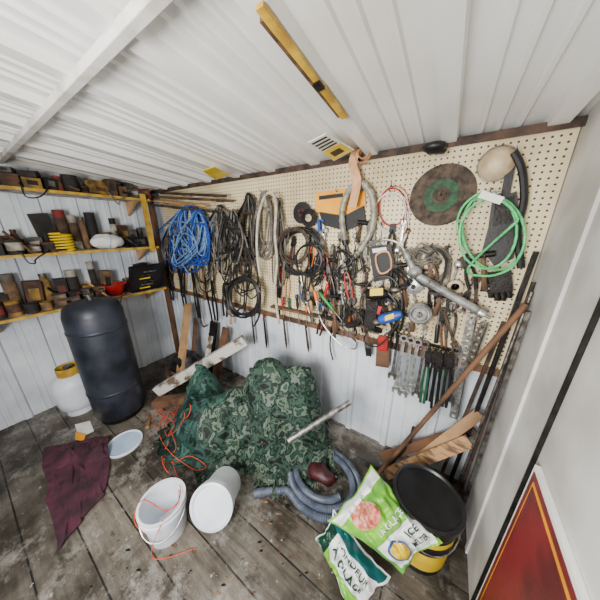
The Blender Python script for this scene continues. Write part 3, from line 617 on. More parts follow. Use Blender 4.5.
# ---------------- shelves ----------------
SX0,SX1=XL+.02,-2.66
SZ=(1.93,1.46,1.0)
for z in SZ:
    e=thing("wall_shelf",(-2.82,.5,z),"yellow edged wooden shelf fixed to the metal wall","shelf","shelves on the side wall")
    part(e,"board",boxa(SX0,SX1-.012,-.5,1.27,z-.022,z),woodg,bevel=.001)
    part(e,"front_edge",boxa(SX1-.012,SX1,-.5,1.27,z-.022,z+.0),yel,sm=False)
    for y in (.05,1.15): part(e,"bracket",plate([(SX0,y,z-.022),(SX1-.04,y,z-.022),(SX0,y,z-.16)],(0,.02,0)),wood,sm=False)
single("shelf_post",beam((SX1+.012,1.2,1.40),(SX1+.012,1.2,1.97),.045,.02,(1,0,0)),yel,"yellow painted upright board joining two shelves","post",bevel=.002)
def cbox(name,c,s,rz,mt,label,cat,lidm=None,group=None,tilt=0):
    m=Matrix.Rotation(rz,3,'Z')@Matrix.Rotation(tilt,3,'X'); c=V(c)
    vs,fs=boxa(-s[0]/2,s[0]/2,-s[1]/2,s[1]/2,0,s[2]); vs=[c+m@v for v in vs]
    dz=c.z-min(v.z for v in vs); vs=[v+V((0,0,dz)) for v in vs]
    e=thing(name,c,label,cat,group); part(e,"carton",(vs,fs),mt,bevel=.004)
    vs,fs=boxa(-s[0]/2-.002,s[0]/2+.002,-s[1]*.3,s[1]*.3,s[2]*.3,s[2]*.75); part(e,"side_label",([c+m@v+V((0,0,dz)) for v in vs],fs),lidm or paper,sm=False)
def jar(x,y,z,hh,r,m,l,lm=dsteel):
    e=thing("jar",(x,y,z),l,"jar","containers on the shelves"); part(e,"body",lathe([(0,0),(r,.002),(r,hh*.72),(r*.65,hh*.86),(r*.65,hh*.95)],(x,y,z),n=18),m); part(e,"lid",lathe([(r*.72,0),(r*.72,.018),(0,.018)],(x,y,z+hh*.92),n=18),lm)
def can(x,y,z,hh,r,m,l,lm=dsteel,ax=(0,0,1)):
    c=(x,y,z) if ax[2] else (x,y,z+r)
    e=thing("tin_can",(x,y,z),l,"can","cans on the shelves"); part(e,"body",lathe([(0,0),(r,0),(r,.004),(r*.97,.006),(r*.97,hh-.006),(r,hh-.004),(r,hh),(r*.93,hh),(r*.9,hh-.006),(0,hh-.006)],c,ax,n=20),m); part(e,"label_band",lathe([(r*.985,hh*.25),(r*.985,hh*.8)],c,ax,n=20,cap=False),lm)
rnd=random.Random(14); DM=[m for _,m in dusty]
for si,z in enumerate(SZ):
    for row,(x,rng) in enumerate(((-2.87,(.0,1.2)),(-2.73,(-.1,.42) if si==1 else ((-.1,.70) if si==2 else (-.1,1.2))))):
        y=rng[0]
        while y<rng[1]:
            r=rnd.uniform(.025,.052); hh=rnd.uniform(.05,.14) if row else rnd.uniform(.10,.17 if si==0 else .34); k=rnd.random(); cn,m=rnd.choice(dusty); y+=r
            xx=x+rnd.uniform(-.015,.015); top=z+.001
            if k<.3: can(xx,y,top,hh,r,m,cn+" can crammed onto a dusty shelf",rnd.choice(DM))
            elif k<.45: jar(xx,y,top,hh,r*.9,m,cn+" jar crammed onto a dusty shelf",rnd.choice([dsteel,iron,dred]))
            elif k<.55 and row: can(xx-.05,y,top,.1,r*.8,m,cn+" can lying on its side on a shelf",rnd.choice(DM),(1,0,0)); hh=.2
            else:
                cbox("small_box",(xx,y+.01,top),(.1,r*2.2,hh),rnd.uniform(-.25,.25),m,cn+" small box crammed onto a dusty shelf","box",rnd.choice(DM),"boxes on the shelves",rnd.choice([0,0,.12,-.1])); y+=.02
                if row and hh<.09 and rnd.random()<.7: cn2,m2=rnd.choice(dusty); cbox("small_box",(xx,y-.01,top+hh+.006),(.09,r*2.1,.035),rnd.uniform(-.6,.6),m2,cn2+" flat box stacked on another box","box",rnd.choice(DM),"boxes on the shelves")
            y+=r+rnd.uniform(-.002,.008)
for i,(y,z,m,l) in enumerate([(.30,1.461,woodd,"brown tool handle poking over the shelf edge"),(1.0,1.461,dsteel,"steel file poking over the shelf edge"),(.42,1.001,iron,"black iron bar poking over the shelf edge"),(.68,1.001,wood,"pale wooden handle poking over the shelf edge"),(.66,1.931,woodd,"brown stick poking over the top shelf edge"),(1.02,1.931,dsteel,"steel rod poking over the top shelf edge")]):
    single("shelf_stick",tube([V((-2.86,y-.03,z+.16)),V((-2.60,y+.05,z+.012))] if z<1.9 else [V((-2.86,y-.03,z+.10)),V((-2.60,y+.05,z+.012))],.009,8),m,l,"stick","sticks on the shelves")
# cords and rags drooping over the shelf fronts
rs=random.Random(3)
for i,(y,z,m,l) in enumerate([(.28,1.46,cable,"black cord drooping over the shelf edge"),(.72,1.0,cablebr,"brown cord drooping over the shelf edge"),(.92,1.93,cableg,"gray cord drooping over the top shelf edge"),(.40,1.93,black,"black cord drooping over the top shelf edge")]):
    P=[V((-2.74,y,z+.02)),V((-2.66,y+.01,z+.022))]+[V((-2.645+rs.uniform(-.006,.01),y+.03*j+rs.uniform(-.02,.02),z-.05*math.sin(j*.9)-.02)) for j in range(1,5)]+[V((-2.67,y+.16,z+.014)),V((-2.75,y+.17,z+.02))]
    single("shelf_cord",tube(smooth(P,5),.005,6),m,l,"cable","cords on the shelves")
e=thing("paper_pack",(-2.75,.86,1.461),"white crumpled paper towel pack on the shelf","package")
vs,fs=ball((-2.75,.86,1.525),.060,(1.1,2.2,1.1),24,14)
vs=[v+V((0,0,.012))*noise.noise(v*25)*1.6 for v in vs]; vs=[V((v.x,v.y,max(v.z,1.461))) for v in vs]
part(e,"wrapped_bundle",(vs,fs),paper)
part(e,"wrapper_band",tube([V((-2.75+.068*math.cos(t),.86+.01*math.sin(t*3),1.525+.067*math.sin(t))) for t in [k*math.pi/10 for k in range(20)]],.004,6,True),lplast)
e=thing("wire_basket",(-2.74,.55,1.461),"yellow coiled wire basket standing on the shelf","basket")
part(e,"coiled_wall",tube([V((-2.74+.065*math.cos(t*.3),.55+.065*math.sin(t*.3),1.47+.0011*t)) for t in range(0,126)],.007,6),yelp)
part(e,"base_disc",lathe([(0,0),(.062,0),(.062,.006),(0,.006)],(-2.74,.55,1.461)),yel)
cbox("tool_case",(-2.74,1.10,1.461),(.12,.16,.10),.1,blackp,"black plastic tool case standing on the shelf","case",dsteel)
e=thing("red_bowl",(-2.75,.82,1.001),"red plastic bowl standing on the lower shelf","bowl")
part(e,"bowl",lathe([(0,0),(.05,0),(.055,.01),(.092,.105),(.1,.115),(.096,.12),(.086,.11),(.05,.015),(0,.012)],(-2.75,.82,1.001)),red)
part(e,"rim",ringg((-2.75,.82,1.115),.105,.095,.006,28,(0,0,1)),red)
def tr(gn,M): return [M@V(v) for v in gn[0]],gn[1]
e=thing("organizer_case",(-2.74,1.08,1.001),"open black organizer case with yellow and silver bits","case")
Mx=Matrix.Translation(V((-2.70,1.09,1.005)))@Matrix.Rotation(math.radians(-68),4,'Y')
part(e,"tray",tr(boxa(0,.29,-.16,.16,0,.03),Mx),blackp,bevel=.004)
part(e,"raised_rim",merge(tr(boxa(0,.29,-.16,-.15,-.015,.0),Mx),tr(boxa(0,.29,.15,.16,-.015,.0),Mx),tr(boxa(.28,.29,-.15,.15,-.015,0),Mx),tr(boxa(0,.01,-.15,.15,-.015,0),Mx)),blackp,sm=False)
for i in range(6):
    part(e,"socket_bit",tr(tube([(.04+.038*i,-.08+.02*(i%3),-.01),(.04+.038*i,.02+.03*(i%3),-.01)],.007,8),Mx),[yelp,steel,dsteel,yelp,dsteel,steel][i])
# ---------------- floor objects ----------------
TC=V((-2.33,.52,0))
e=thing("storage_tank",TC,"charcoal gray cylindrical steel tank standing upright","tank")
part(e,"shell",lathe([(0,.03),(.12,.03),(.17,.045),(.19,.08),(.193,.3),(.193,.86),(.19,1.0),(.175,1.06),(.14,1.09),(.05,1.105),(0,1.105)],TC,n=48),tankm)
part(e,"foot_ring",lathe([(.15,0),(.16,0),(.16,.06),(.15,.06),(.15,0)],TC,n=36,cap=False),iron)
part(e,"collar_band",lathe([(.194,.30),(.197,.305),(.197,.32),(.194,.325)],TC,n=48,cap=False),tankm)
part(e,"collar_band",lathe([(.194,.86),(.197,.865),(.197,.88),(.194,.885)],TC,n=48,cap=False),tankm)
part(e,"valve",lathe([(.02,0),(.02,.04),(.03,.042),(.03,.05),(0,.055)],TC+V((0,0,1.1)),n=14),dsteel)
JC=V((-2.70,.32,0))
e=thing("gas_cylinder",JC,"small white propane cylinder standing by the tank","gas cylinder")
part(e,"shell",lathe([(0,.03),(.08,.03),(.13,.08),(.14,.14),(.14,.30),(.125,.36),(.07,.40),(.03,.41),(0,.41)],JC,n=32),wplast)
part(e,"foot_ring",lathe([(.09,0),(.1,0),(.1,.06),(.09,.06),(.09,0)],JC,n=28,cap=False),wplast)
part(e,"collar",lathe([(.075,.39),(.08,.39),(.08,.47),(.075,.47),(.075,.39)],JC,n=28,cap=False),yel)
part(e,"valve",lathe([(.018,0),(.018,.05),(.03,.05),(.03,.07),(0,.07)],JC+V((0,0,.405)),n=12),dsteel)
LC=g(125,444,0); LC.z=0
e=thing("plastic_disc",LC,"round white plastic bucket lid lying on the floor","lid")
part(e,"plate",lathe([(0,.006),(.105,.006),(.108,.012),(.0,.012)],LC,n=40),lplast)
part(e,"raised_rim",lathe([(.108,0),(.121,0),(.123,.014),(.118,.02),(.108,.014),(.108,0)],LC,n=40,cap=False),wplast)
def tri(x): return abs((x%1.0)*2-1)
def crumple(p,dirs):
    s=0
    for d,f,a,ph in dirs: s+=a*tri(p.dot(d)*f+ph+.35*noise.noise(p*2.2+V((ph,0,0))))
    return s
rc=random.Random(4)
def mkdirs(n,f0,f1,a0,a1):
    out=[]
    for i in range(n):
        k=i/(n-1); d=V((rc.uniform(-1,1),rc.uniform(-1,1),rc.uniform(-.8,.8))).normalized(); out.append((d,f0+(f1-f0)*k,a0+(a1-a0)*k,rc.uniform(0,9)))
    return out
def scrap(pp,h,mt,label,cat="scrap",name="paper_scrap",group=None):
    P=[g(*p,h) for p in pp]; single(name,plate(P,(0,0,.004)),mt,label,cat,group,sm=False)
scrap([(75,425),(90,421),(94,431),(79,438)],.003,paper,"crumpled white paper scrap on the floor")
scrap([(76,432),(86,434),(84,441),(75,440)],.009,ochre,"small yellow paper scrap on the floor")
scrap([(436,566),(448,563),(452,585),(440,588)],.003,dsteel,"gray sheet metal scrap on the floor","scrap","metal_scrap")
for i in range(90):
    px=rnd.uniform(85,325); py=rnd.uniform(436,595)
    if 130<px<245 and py<545: continue
    s_=rnd.uniform(.5,1.8); a=rnd.uniform(0,3)
    P=[(px+s_*1.8*math.cos(a+q)*[1,.6,1,.7,.9][j],py+s_*.9*math.sin(a+q)*[1,.8,.7,1,.9][j]) for j,q in enumerate([0,1.2,2.4,3.8,5.1])]
    scrap(P,.002,[woodd,card,iron][i%3],["dark wood chip lying on the floor","brown cardboard bit lying on the floor","black dirt flake lying on the floor"][i%3],"debris","floor_debris","small debris on the floor")
def plank(name,p0,p1,wd,th,mt,label,up=(0,0,1),group=None): return single(name,beam(p0,p1,wd,th,up),mt,label,"board",group,bevel=.004)
plank("wood_plank",V((-2.22,1.0,.03)),onplane(188,304,1,1.37),.10,.03,woodt,"pale tan wooden plank leaning against the back wall",(0,-1,.4))
plank("wood_beam",V((-2.20,.78,.10)),onplane(245,340,1,1.30),.05,.10,woodg,"long paint worn gray timber leaning on the heap",(0,0,1))
plank("wood_beam",V((-2.12,.72,.05)),V((-1.78,.86,.16)),.08,.07,woodd,"short dark brown timber offcut on the floor",(0,0,1))
plank("wood_plank",V((-2.42,.99,.02)),onplane(163,350,1,1.41),.07,.025,woodd,"dark narrow plank leaning in the corner",(0,-1,.4))
plank("wood_plank",g(147,428,.01),onplane(160,372,1,1.1),.03,.025,woodt,"short pale stick leaning beside the tank",(0,-1,.4))
plank("wood_plank",V((-1.9,1.22,.02)),onplane(226,328,1,1.40),.09,.02,woodd,"dark plank leaning behind the tarp heap",(0,-1,.4))
plank("wood_plank",V((-2.3,1.2,.02)),onplane(196,318,1,1.42),.05,.02,woodd,"narrow brown lath leaning against the siding",(0,-1,.4))
plank("wood_plank",V((-1.98,1.12,.02)),onplane(211,336,1,1.38),.06,.02,woodg,"short paint worn board leaning behind the timber",(0,-1,.4))
plank("wood_plank",V((-2.12,1.30,.02)),onplane(214,322,1,1.43),.11,.02,iron,"blackened wide board leaning against the siding",(0,-1,.3))
plank("wood_plank",V((-2.5,1.10,.02)),V((-2.05,1.30,.22)),.08,.04,woodd,"dark offcut lying in the corner",(0,0,1))
e=thing("dark_sack",V((-2.35,1.18,0)),"black crumpled sack slumped in the dark corner","sack")
vs,fs=ball((-2.35,1.18,.14),.16,(1.2,.9,.9),28,18); vs=[v+(v-V((-2.35,1.18,.14))).normalized()*.05*noise.noise(v*9) for v in vs]; vs=[V((v.x,min(v.y,1.42),max(v.z,.002))) for v in vs]
part(e,"body",(vs,fs),black); part(e,"tied_neck",tube([V((-2.33,1.18,.27)),V((-2.31,1.17,.32)),V((-2.29,1.16,.36))],.03,10,rf=lambda i,m:[1,.5,.9][i]),black)
# ---------------- cloths settled over heaps with a real cloth run ----------------
lobes=[(-1.44,.80,.34,.25,.36),(-1.62,.93,.20,.18,.46),(-1.22,.95,.24,.22,.42),(-1.00,1.12,.27,.24,.68),(-.76,1.16,.22,.20,.68),(-.88,.97,.22,.17,.36),
       (-1.98,.30,.10,.14,.04),(-2.12,.12,.08,.10,.03)]
def base_h(x,y):
    s=0
    for cx,cy,rx,ry,hh in lobes:
        d=math.sqrt(((x-cx)/rx)**2+((y-cy)/ry)**2)
        if d<1: s+=(hh*(1-d**2.2))**4
    return s**.25
def gridmesh(nx,ny,x0,x1,y0,y1,f):
    vs=[];fs=[]
    for i in range(nx+1):
        for j in range(ny+1): vs.append(f(x0+(x1-x0)*i/nx,y0+(y1-y0)*j/ny,i/nx,j/ny))
    for i in range(nx):
        for j in range(ny): fs.append((i*(ny+1)+j,(i+1)*(ny+1)+j,(i+1)*(ny+1)+j+1,i*(ny+1)+j+1))
    return vs,fs
t0=time.time()
col=mesh_obj("tmp_heap",gridmesh(100,78,-2.8,.2,-.5,1.50,lambda x,y,u,v:V((x,y,base_h(x,y) if y<1.44 else 1.6))),wood,origin=V((0,0,0)))
col.modifiers.clear()
col.modifiers.new("c","COLLISION"); col.collision.thickness_outer=.012; col.collision.cloth_friction=16
def clothprep(o,bend):
    o.modifiers.clear(); md=o.modifiers.new("cl","CLOTH"); s_=md.settings
    s_.quality=6; s_.mass=.3; s_.tension_stiffness=25; s_.compression_stiffness=25; s_.shear_stiffness=10; s_.bending_stiffness=bend; s_.air_damping=1.5
    md.collision_settings.use_collision=True; md.collision_settings.distance_min=.008; md.collision_settings.use_self_collision=False; md.collision_settings.friction=16
    md.point_cache.frame_start=1; md.point_cache.frame_end=70
def cl(u,v):
    px=(u-.5)*2; py=(v-.5)*2
    k=max(abs(px),abs(py)); rr=math.hypot(px,py) or 1; px,py=px*(k/rr*.45+.55),py*(k/rr*.45+.55)
    X=-1.14+px*.64; Y=.985+py*.345+.17*px
    a=.13*noise.noise(V((u*6,v*4.5,1)))+.075*noise.noise(V((u*13,v*10,4)))+.016*noise.noise(V((u*24,v*18,7)))
    X+=.08*noise.noise(V((u*8,v*6,11))); Y2=min(Y+.07*noise.noise(V((u*8,v*6,15))),1.40+.02*math.sin(u*25))
    return V((X,Y2,base_h(X,Y)+.18+a*2.0))
cs=mesh_obj("tmp_cloth",gridmesh(124,92,0,1,0,1,lambda x,y,u,v:cl(u,v)),wood,origin=V((0,0,0))); clothprep(cs,1.0)
mc=[g(44,450),g(112,436),g(106,490),g(60,552)]
def cl2(u,v):
    p=(mc[0]*(1-u)+mc[1]*u)*(1-v)+(mc[3]*(1-u)+mc[2]*u)*v
    a=.05*noise.noise(V((u*3,v*3,21)))+.012*noise.noise(V((u*8,v*8,24)))
    return V((p.x+.02*noise.noise(V((u*4,v*4,31))),p.y+.02*noise.noise(V((u*4,v*4,35))),base_h(p.x,p.y)+.08+a*1.4))
cs2=mesh_obj("tmp_cloth2",gridmesh(50,50,0,1,0,1,lambda x,y,u,v:cl2(u,v)),wood,origin=V((0,0,0))); clothprep(cs2,4)
for fr_ in range(1,38):
    scene.frame_set(fr_)
    if time.time()-t0>60: break
dg=bpy.context.evaluated_depsgraph_get()
def grab(o):
    me2=bpy.data.meshes.new_from_object(o.evaluated_get(dg)); return [V((v.co.x,min(v.co.y,1.44),max(v.co.z,.006))) for v in me2.vertices],[tuple(p.vertices) for p in me2.polygons]
CV,CF=grab(cs); CV2,CF2=grab(cs2)
scene.frame_set(1)
for o in (cs,cs2,col): bpy.data.objects.remove(o)
bvh=BVHTree.FromPolygons(CV,CF)
tarpm=camo_mat("green_tarp_weave",[(10,26,24),(30,66,58),(16,42,37),(54,88,78),(34,66,56)],8)
tarpm2=camo_mat("camouflage_leaf_weave",[(9,16,14),(46,70,58),(18,38,29),(88,103,90),(33,58,44)],11)
e=thing("camouflage_tarp",(-1.2,.95,0),"crumpled green camouflage tarp heaped on the floor","tarp")
def finish(sh):
    sh.modifiers.clear(); sd=sh.modifiers.new("ss","SUBSURF"); sd.levels=1; sd.render_levels=1
    md=sh.modifiers.new("sol","SOLIDIFY"); md.thickness=.003
sh=part(e,"sheet",(CV,CF),tarpm); finish(sh)
sh.data.materials.append(tarpm2)
for p in sh.data.polygons:
    c=p.center+sh.location+e.location
    if c.x-(-1.32)+(c.y-.9)*.2+.16*noise.noise(c*6)>0: p.material_index=1
fr=mat("frayed_tarp_fibres",(122,132,116),(62,76,62),30,.8,0,.2)
gs=[]; rn=random.Random(5); NYC=93
hem=[CV[i*NYC] for i in range(64,125)]+[CV[124*NYC+j] for j in range(0,60)]+[CV[i*NYC+int(18+14*math.sin(i*.2))] for i in range(74,118)]
for p in hem:
    for k in range(4):
        a=p+V((rn.uniform(-.015,.015),rn.uniform(-.015,.015),.004))
        b=a+V((rn.uniform(-.02,.025),-rn.uniform(.005,.04),-rn.uniform(.0,.045))); b.z=max(.006,b.z); m_=a.lerp(b,.5)+V((0,-.004,.004))
        gs.append(tube([a,m_,b],.0016,4,rf=lambda i,m:1-.3*i))
f_=part(e,"frayed_edge",merge(*gs),fr,label="frayed pale edge fibres"); f_["kind"]="stuff"
o=single("cloth",(CV2,CF2),maroon,"crumpled maroon cloth lying on the plank floor","cloth"); finish(o)
single("metal_pipe",tube([onplane(288,441,1,.82),onplane(350,402,1,1.16)],.017,14),steel,"bare steel pipe lying across the camouflage tarp","pipe")
# pails
def pail(c,ax,r0,r1,h,mt,label,lid=None,handle=True,hm=None,lean=(1,0,0)):
    e=thing("bucket",c,label,"bucket")
    if lid is None: pr=[(0,0),(r0,0),(r1-.004,h-.05),(r1+.006,h-.05),(r1+.006,h-.03),(r1,h-.03),(r1+.002,h-.008),(r1+.008,h-.004),(r1+.008,h),(r1-.004,h),(r0-.004,.006),(0,.006)]
    else: pr=[(0,0),(r0,0),(r1-.004,h-.05),(r1+.006,h-.05),(r1+.006,h-.03),(r1,h-.03),(r1,h-.002),(0,h-.002)]
    part(e,"body",lathe(pr,c,ax,48),mt)
    if lid is not None:
        part(e,"lid",lathe([(r1+.003,h-.022),(r1+.012,h-.02),(r1+.012,h+.004),(r1-.002,h+.008),(r1-.012,h-.006),(r1-.02,h-.008),(0,h-.008)],c,ax,48),lid)
    if handle:
        x,y,a=frame(ax); c=V(c); top=c+a*(h-.045); s=(V(lean)-a*V(lean).dot(a)).normalized(); q=a.cross(s)
        P=[top+q*(r1+.008)*math.cos(t)+(s*.97-a*.75)*(r1+.01)*math.sin(t) for t in [k*math.pi/14 for k in range(15)]]
        part(e,"wire_handle",tube(P,.003,6),hm or steel)
    return e
pail(V((-1.09,.29,0)),(0,0,1),.092,.110,.23,wplast,"open white plastic bucket standing on the floor",lean=(.5,-.6,0))
ax=V((.12,-.21,.13)).normalized()
pail(V((-.95,.59,.095)),ax,.097,.108,.21,wplast,"lidded white plastic bucket tipped against the tarp",lid=wplast,handle=False)
bp=pail(V((.115,1.0,0)),(0,0,1),.13,.148,.37,blackp,"black plastic pail with lid and yellow label",lid=blackp,hm=steel,lean=(.4,-1,0))
def band(c,z0,z1,r0,r1,h,a0,a1,mt,par,name,extra=.002):
    vs=[];fs=[];n=24
    for k in range(n+1):
        a=a0+(a1-a0)*k/n
        for z in (z0,z1):
            r=r0+(r1-.004-r0)*z/(h-.05)+extra; vs.append(V(c)+V((r*math.cos(a),r*math.sin(a),z)))
    for k in range(n): fs.append((2*k,2*k+2,2*k+3,2*k+1))
    return part(par,name,(vs,fs),mt)
band((.115,1.0,0),.04,.27,.13,.148,.37,-2.9,.1,yelp,bp,"paper_label")
band((.115,1.0,0),.17,.235,.13,.148,.37,-2.5,-.5,ink,bp,"printed_band",.0035)
# hose coil
HC=V((-.47,1.00,.0))
e=thing("hose_coil",HC,"gray corrugated vacuum hose coiled on the floor","hose")
hp=[]
for i in range(0,int(2.3*60)+1):
    t=2*math.pi*i/60-2.1; turn=i/60; R=.262-.046*turn
    hp.append(HC+V((R*1.06*math.cos(t),R*math.sin(t)*.86,.024+.010*turn)))
def refine(P,step):
    out=[P[0]]
    for a,b in zip(P[:-1],P[1:]):
        L=(b-a).length;k=max(1,int(L/step))
        for j in range(1,k+1): out.append(a.lerp(b,j/k))
    return out
full=refine(smooth([V((-.76,.70,.026)),V((-.71,.745,.025)),V((-.665,.775,.024))]+hp[::4],8),.005)
part(e,"ribbed_tube",tube(full,.022,12,rf=lambda i,m:1.06 if i%2 else .92),hoseg)
dd=(full[0]-full[2]).normalized()
part(e,"end_cuff",tube([full[0]-dd*.03,full[0]+dd*.04],.0255,16),hoseg)
e=thing("plastic_jug",V((-.5,1.02,.0)),"dark red plastic jug lying inside the hose coil","jug")
vs,fs=ball(V((-.48,1.00,.05)),.07,(1.5,.8,.7)); vs=[v+V((1,1,1))*.016*noise.noise(v*18) for v in vs]
part(e,"body",(vs,fs),dred)
part(e,"cap",lathe([(.014,0),(.018,.004),(.018,.02),(0,.022)],V((-.39,1.03,.06)),(1,.4,.3),12),iron)
# bags
def bagsurf(c,th,sd,wr=1.0):
    A,B,C,D=c
    n0=(B-A).cross(D-A).normalized()
    if n0.z<0: n0=-n0
    M=(A+B+C+D)/4; ds=mkdirs(6,1.2,5,.018,.007)
    def f(s,t,side=1,ex=0):
        p=(A*(1-s)+B*s)*(1-t)+(D*(1-s)+C*s)*t
        es=4*s*(1-s); et=4*t*(1-t)
        p=p+(M-p)*(.12*(1-es)*et+.12*(1-et)*es+.07*noise.noise(V((s*5,t*5,sd+8))))
        k=(1-abs(2*s-1)**2.2)*(1-abs(2*t-1)**2.2)
        q=V((s*2,t*2,sd))
        wv=wr*(.03*noise.noise(V((s*3,t*3,sd)))+crumple(q,ds)-.03)
        return p+n0*(side*th*k*(1 if side>0 else .5)+wv*(.5+.6*k)+ex)
    return f
def bag(name,c,th,mt,label,sd=1,n=46,wr=1.0):
    f=bagsurf(c,th,sd,wr); vs=[];fs=[]
    for side in (1,-1):
        o=len(vs)
        for i in range(n+1):
            for j in range(n+1): vs.append(f(i/n,j/n,side))
        for i in range(n):
            for j in range(n): fs.append((o+i*(n+1)+j,o+(i+1)*(n+1)+j,o+(i+1)*(n+1)+j+1,o+i*(n+1)+j+1))
    e=thing(name,min(c,key=lambda v:v.z),label,"bag"); b=part(e,"film_body",(vs,fs),mt); b.modifiers.clear()
    return e,f
def patch(f,s0,s1,t0,t1,ex=.003,n=26,circ=False):
    vs=[];fs=[]
    if circ:
        vs.append(f((s0+s1)/2,(t0+t1)/2,1,ex))
        R_=(.2,.4,.6,.8,1)
        for r in R_:
            for k in range(28):
                a=2*math.pi*k/28; vs.append(f((s0+s1)/2+(s1-s0)/2*r*math.cos(a),(t0+t1)/2+(t1-t0)/2*r*math.sin(a),1,ex))
        for k in range(28):
            k2=(k+1)%28; fs.append((0,1+k,1+k2))
            for q in range(len(R_)-1): fs.append((1+28*q+k,29+28*q+k,29+28*q+k2,1+28*q+k2))
        return vs,fs
    for i in range(n+1):
        for j in range(n+1): vs.append(f(s0+(s1-s0)*i/n,t0+(t1-t0)*j/n,1,ex))
    for i in range(n):
        for j in range(n): fs.append((i*(n+1)+j,(i+1)*(n+1)+j,(i+1)*(n+1)+j+1,i*(n+1)+j+1))
    return vs,fs
def btext(f,s,cs,ct,width,height,ex=.009,ang=0,bold=.0):
    vs,fs=textmesh(s,1.0,bold); W=max(v.x for v in vs)-min(v.x for v in vs); Hh=max(v.y for v in vs)-min(v.y for v in vs)
    out=[]
    for v in vs:
        a=v.x/W*width; b=v.y/Hh*height; a,b=a*math.cos(ang)-b*math.sin(ang),a*math.sin(ang)+b*math.cos(ang)
        out.append(f(cs+a,ct-b,1,ex))
    return out,fs
wc=[g(334,509,.17),g(391,578,.09),g(356,628,.03),g(316,538,.05)]
e,f=bag("ice_melt_bag",wc,.055,bagwhite,"white and green ice melter bag slumped on the floor",2,wr=1.0)
part(e,"printed_panel",patch(f,.03,.97,.03,.22,.004),bagteal,label="blue green printed panel")
part(e,"printed_panel",patch(f,.02,.20,.22,.97,.004),bagdk,label="dark green printed panel")
part(e,"lettering",btext(f,"FONDEUR",.57,.36,.56,.11,.007,bold=.01),bagdk)
part(e,"lettering",btext(f,"À GLACE",.57,.56,.58,.15,.007,bold=.02),bagdk)
part(e,"printed_panel",patch(f,.20,.97,.72,.97,.004),baggreen,label="light green printed panel")
gc=[g(327,521,.24),g(371,464,.37),g(443,543,.35),g(402,574,.17)]
e,f=bag("ice_melt_bag",gc,.08,baggreen,"lime green and white ice melter bag against the pail",5,wr=1.25)
part(e,"printed_panel",patch(f,.02,.98,.02,.15,.004),bagwhite,label="white printed panel")
part(e,"printed_photo",patch(f,.14,.58,.14,.44,.006,circ=True),meat,label="brown food coloured photo print")
part(e,"printed_panel",patch(f,.06,.94,.62,.97,.004),bagwhite,label="white printed panel")
part(e,"sun_logo",patch(f,.12,.48,.66,.94,.007,circ=True),blueh,label="blue round logo rim")
part(e,"logo_centre",patch(f,.15,.45,.685,.915,.009,circ=True),yelp,label="yellow round logo centre")
part(e,"lettering",btext(f,"ICE",.70,.74,.22,.08,.008,bold=.02),bagdk)
part(e,"lettering",btext(f,"MELTER",.70,.86,.30,.06,.008,bold=.02),bagdk)
part(e,"lettering",btext(f,"À GLACE",.56,.53,.5,.08,.008,bold=.02),bagwhite,label="white lettering")
# boards on the right
plank("wood_plank",g(386,474,.02),V((.28,1.34,.50)),.065,.022,woodp,"pale wooden board leaning into the corner",(0,-1,.8))
plank("wood_plank",g(402,474,.02)+V((0,.03,0)),V((.30,1.40,.66)),.055,.022,woodt,"second pale wooden board leaning into the corner",(0,-1,.8))
plank("wood_plank",V((-.16,1.38,.02)),V((.30,1.43,.52)),.06,.02,woodd,"short dark board leaning into the corner",(0,-1,.2))
single("wooden_pole",tube([V((-.15,1.25,.02)),V((.325,1.33,1.33))],.013,10),woodd,"long dark wooden pole leaning into the corner","pole")
single("steel_tube",beam(V((.25,1.39,.0)),V((.325,1.42,1.55)),.018,.018,(0,1,0)),iron,"dark square steel tube standing in the corner","tube","steel tubes in the corner",bevel=.002)
single("steel_tube",beam(V((.32,1.27,.0)),V((.335,1.32,1.30)),.016,.016,(0,1,0)),dsteel,"gray square steel tube standing in the corner","tube","steel tubes in the corner",bevel=.002)
single("steel_tube",beam(V((.20,1.42,.0)),V((.29,1.43,1.2)),.016,.016,(0,1,0)),rust,"rusty square steel tube standing in the corner","tube","steel tubes in the corner",bevel=.002)
single("steel_rod",tube([V((.30,1.33,.0)),V((.338,1.38,1.42))],.009,8),rust,"rusty brown steel rod standing in the corner","rod","steel rods in the corner")
single("steel_rod",tube([V((.27,1.30,.0)),V((.338,1.36,1.38))],.007,8),dsteel,"thin gray steel rod standing in the corner","rod","steel rods in the corner")
single("curved_rod",tube(smooth([g(366,462,.02),g(385,466,.03),V((-.02,1.40,.2)),V((0,1.42,.36))],6),.012,8),black,"curved black rubber rod against the wall","rod")
e=thing("wall_panel",V((XR-.01,.4,0)),"red panel with pale and yellow border on the side wall","panel")
def ybox(y0,y1,z0,z1,x0,th): return boxa(x0-th,x0,y0,y1,z0,z1)
part(e,"pale_border",ybox(-.2,.825,.0,.95,XR-.001,.014),paper,bevel=.002)
part(e,"red_outline",ybox(-.19,.812,.01,.935,XR-.015,.002),redst,sm=False)
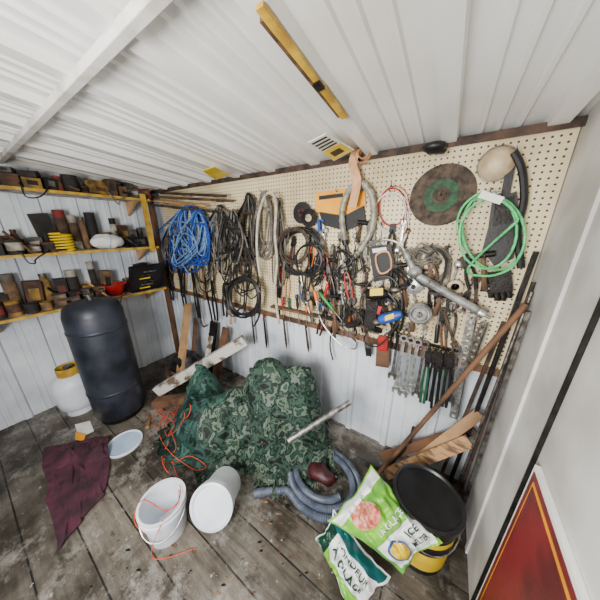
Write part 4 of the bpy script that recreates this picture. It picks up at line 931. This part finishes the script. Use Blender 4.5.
part(e,"yellow_border",ybox(-.18,.790,.02,.915,XR-.017,.002),ochre,sm=False)
part(e,"red_field",ybox(-.17,.780,.03,.905,XR-.019,.002),redst,sm=False)
# twine: laid on the tarp where it crosses it
def dr(x,y):
    d=ray(x,y).normalized(); h=bvh.ray_cast(V((0,0,H)),d)
    if h[0] is not None and h[0].z>.0: return h[0]-d*.008
    return g(x,y,.006)
tw=thing("orange_twine",g(165,440,0),"thin tangled orange twine strung over tarp and bucket","twine")
P1=[dr(*p) for p in [(160,392),(166,402),(178,408),(190,404),(186,418),(172,414),(164,426),(168,442),(162,456),(166,470),(176,478)]]+[V((-1.00,.335,.245)),V((-1.09,.29,.15)),V((-1.17,.23,.245)),V((-1.20,.18,.08)),g(168,545,.01),g(150,543,.01)]
part(tw,"strand",tube(smooth(P1,6),.0028,6),orope)
P2=[dr(*p) for p in [(152,408),(160,400),(172,404),(184,412),(180,426),(168,436),(174,424),(162,416),(160,436),(170,452),(182,462),(196,470),(206,466),(190,456),(176,462),(164,462)]]
part(tw,"strand",tube(smooth(P2,6),.0022,6),orope)
r5=random.Random(9)
P3=[dr(168+r5.uniform(-14,16),412+r5.uniform(-16,20)) for _ in range(16)]
part(tw,"strand",tube(smooth(P3,6),.0020,6),orope)
P4=[dr(*p) for p in [(170,430),(176,446),(172,460)]]+[V((-1.02,.36,.25)),V((-.99,.25,.24)),V((-1.0,.17,.05)),g(196,548,.006)]
part(tw,"strand",tube(smooth(P4,6),.0020,6),orope)
# ---------------- lights ----------------
wd=bpy.data.worlds.new("world"); scene.world=wd; wd.use_nodes=True
bg=wd.node_tree.nodes["Background"]; bg.inputs[0].default_value=(.90,.95,1,1); bg.inputs[1].default_value=1.0
ld=bpy.data.lights.new("door_light","AREA"); ld.shape='RECTANGLE'; ld.size=.7; ld.size_y=.7; ld.energy=88; ld.color=(1,.97,.92)
lo=bpy.data.objects.new("door_light",ld); COL.objects.link(lo); lo.location=(-.45,-.85,1.5); lo.rotation_euler=(math.radians(78),0,math.radians(10))
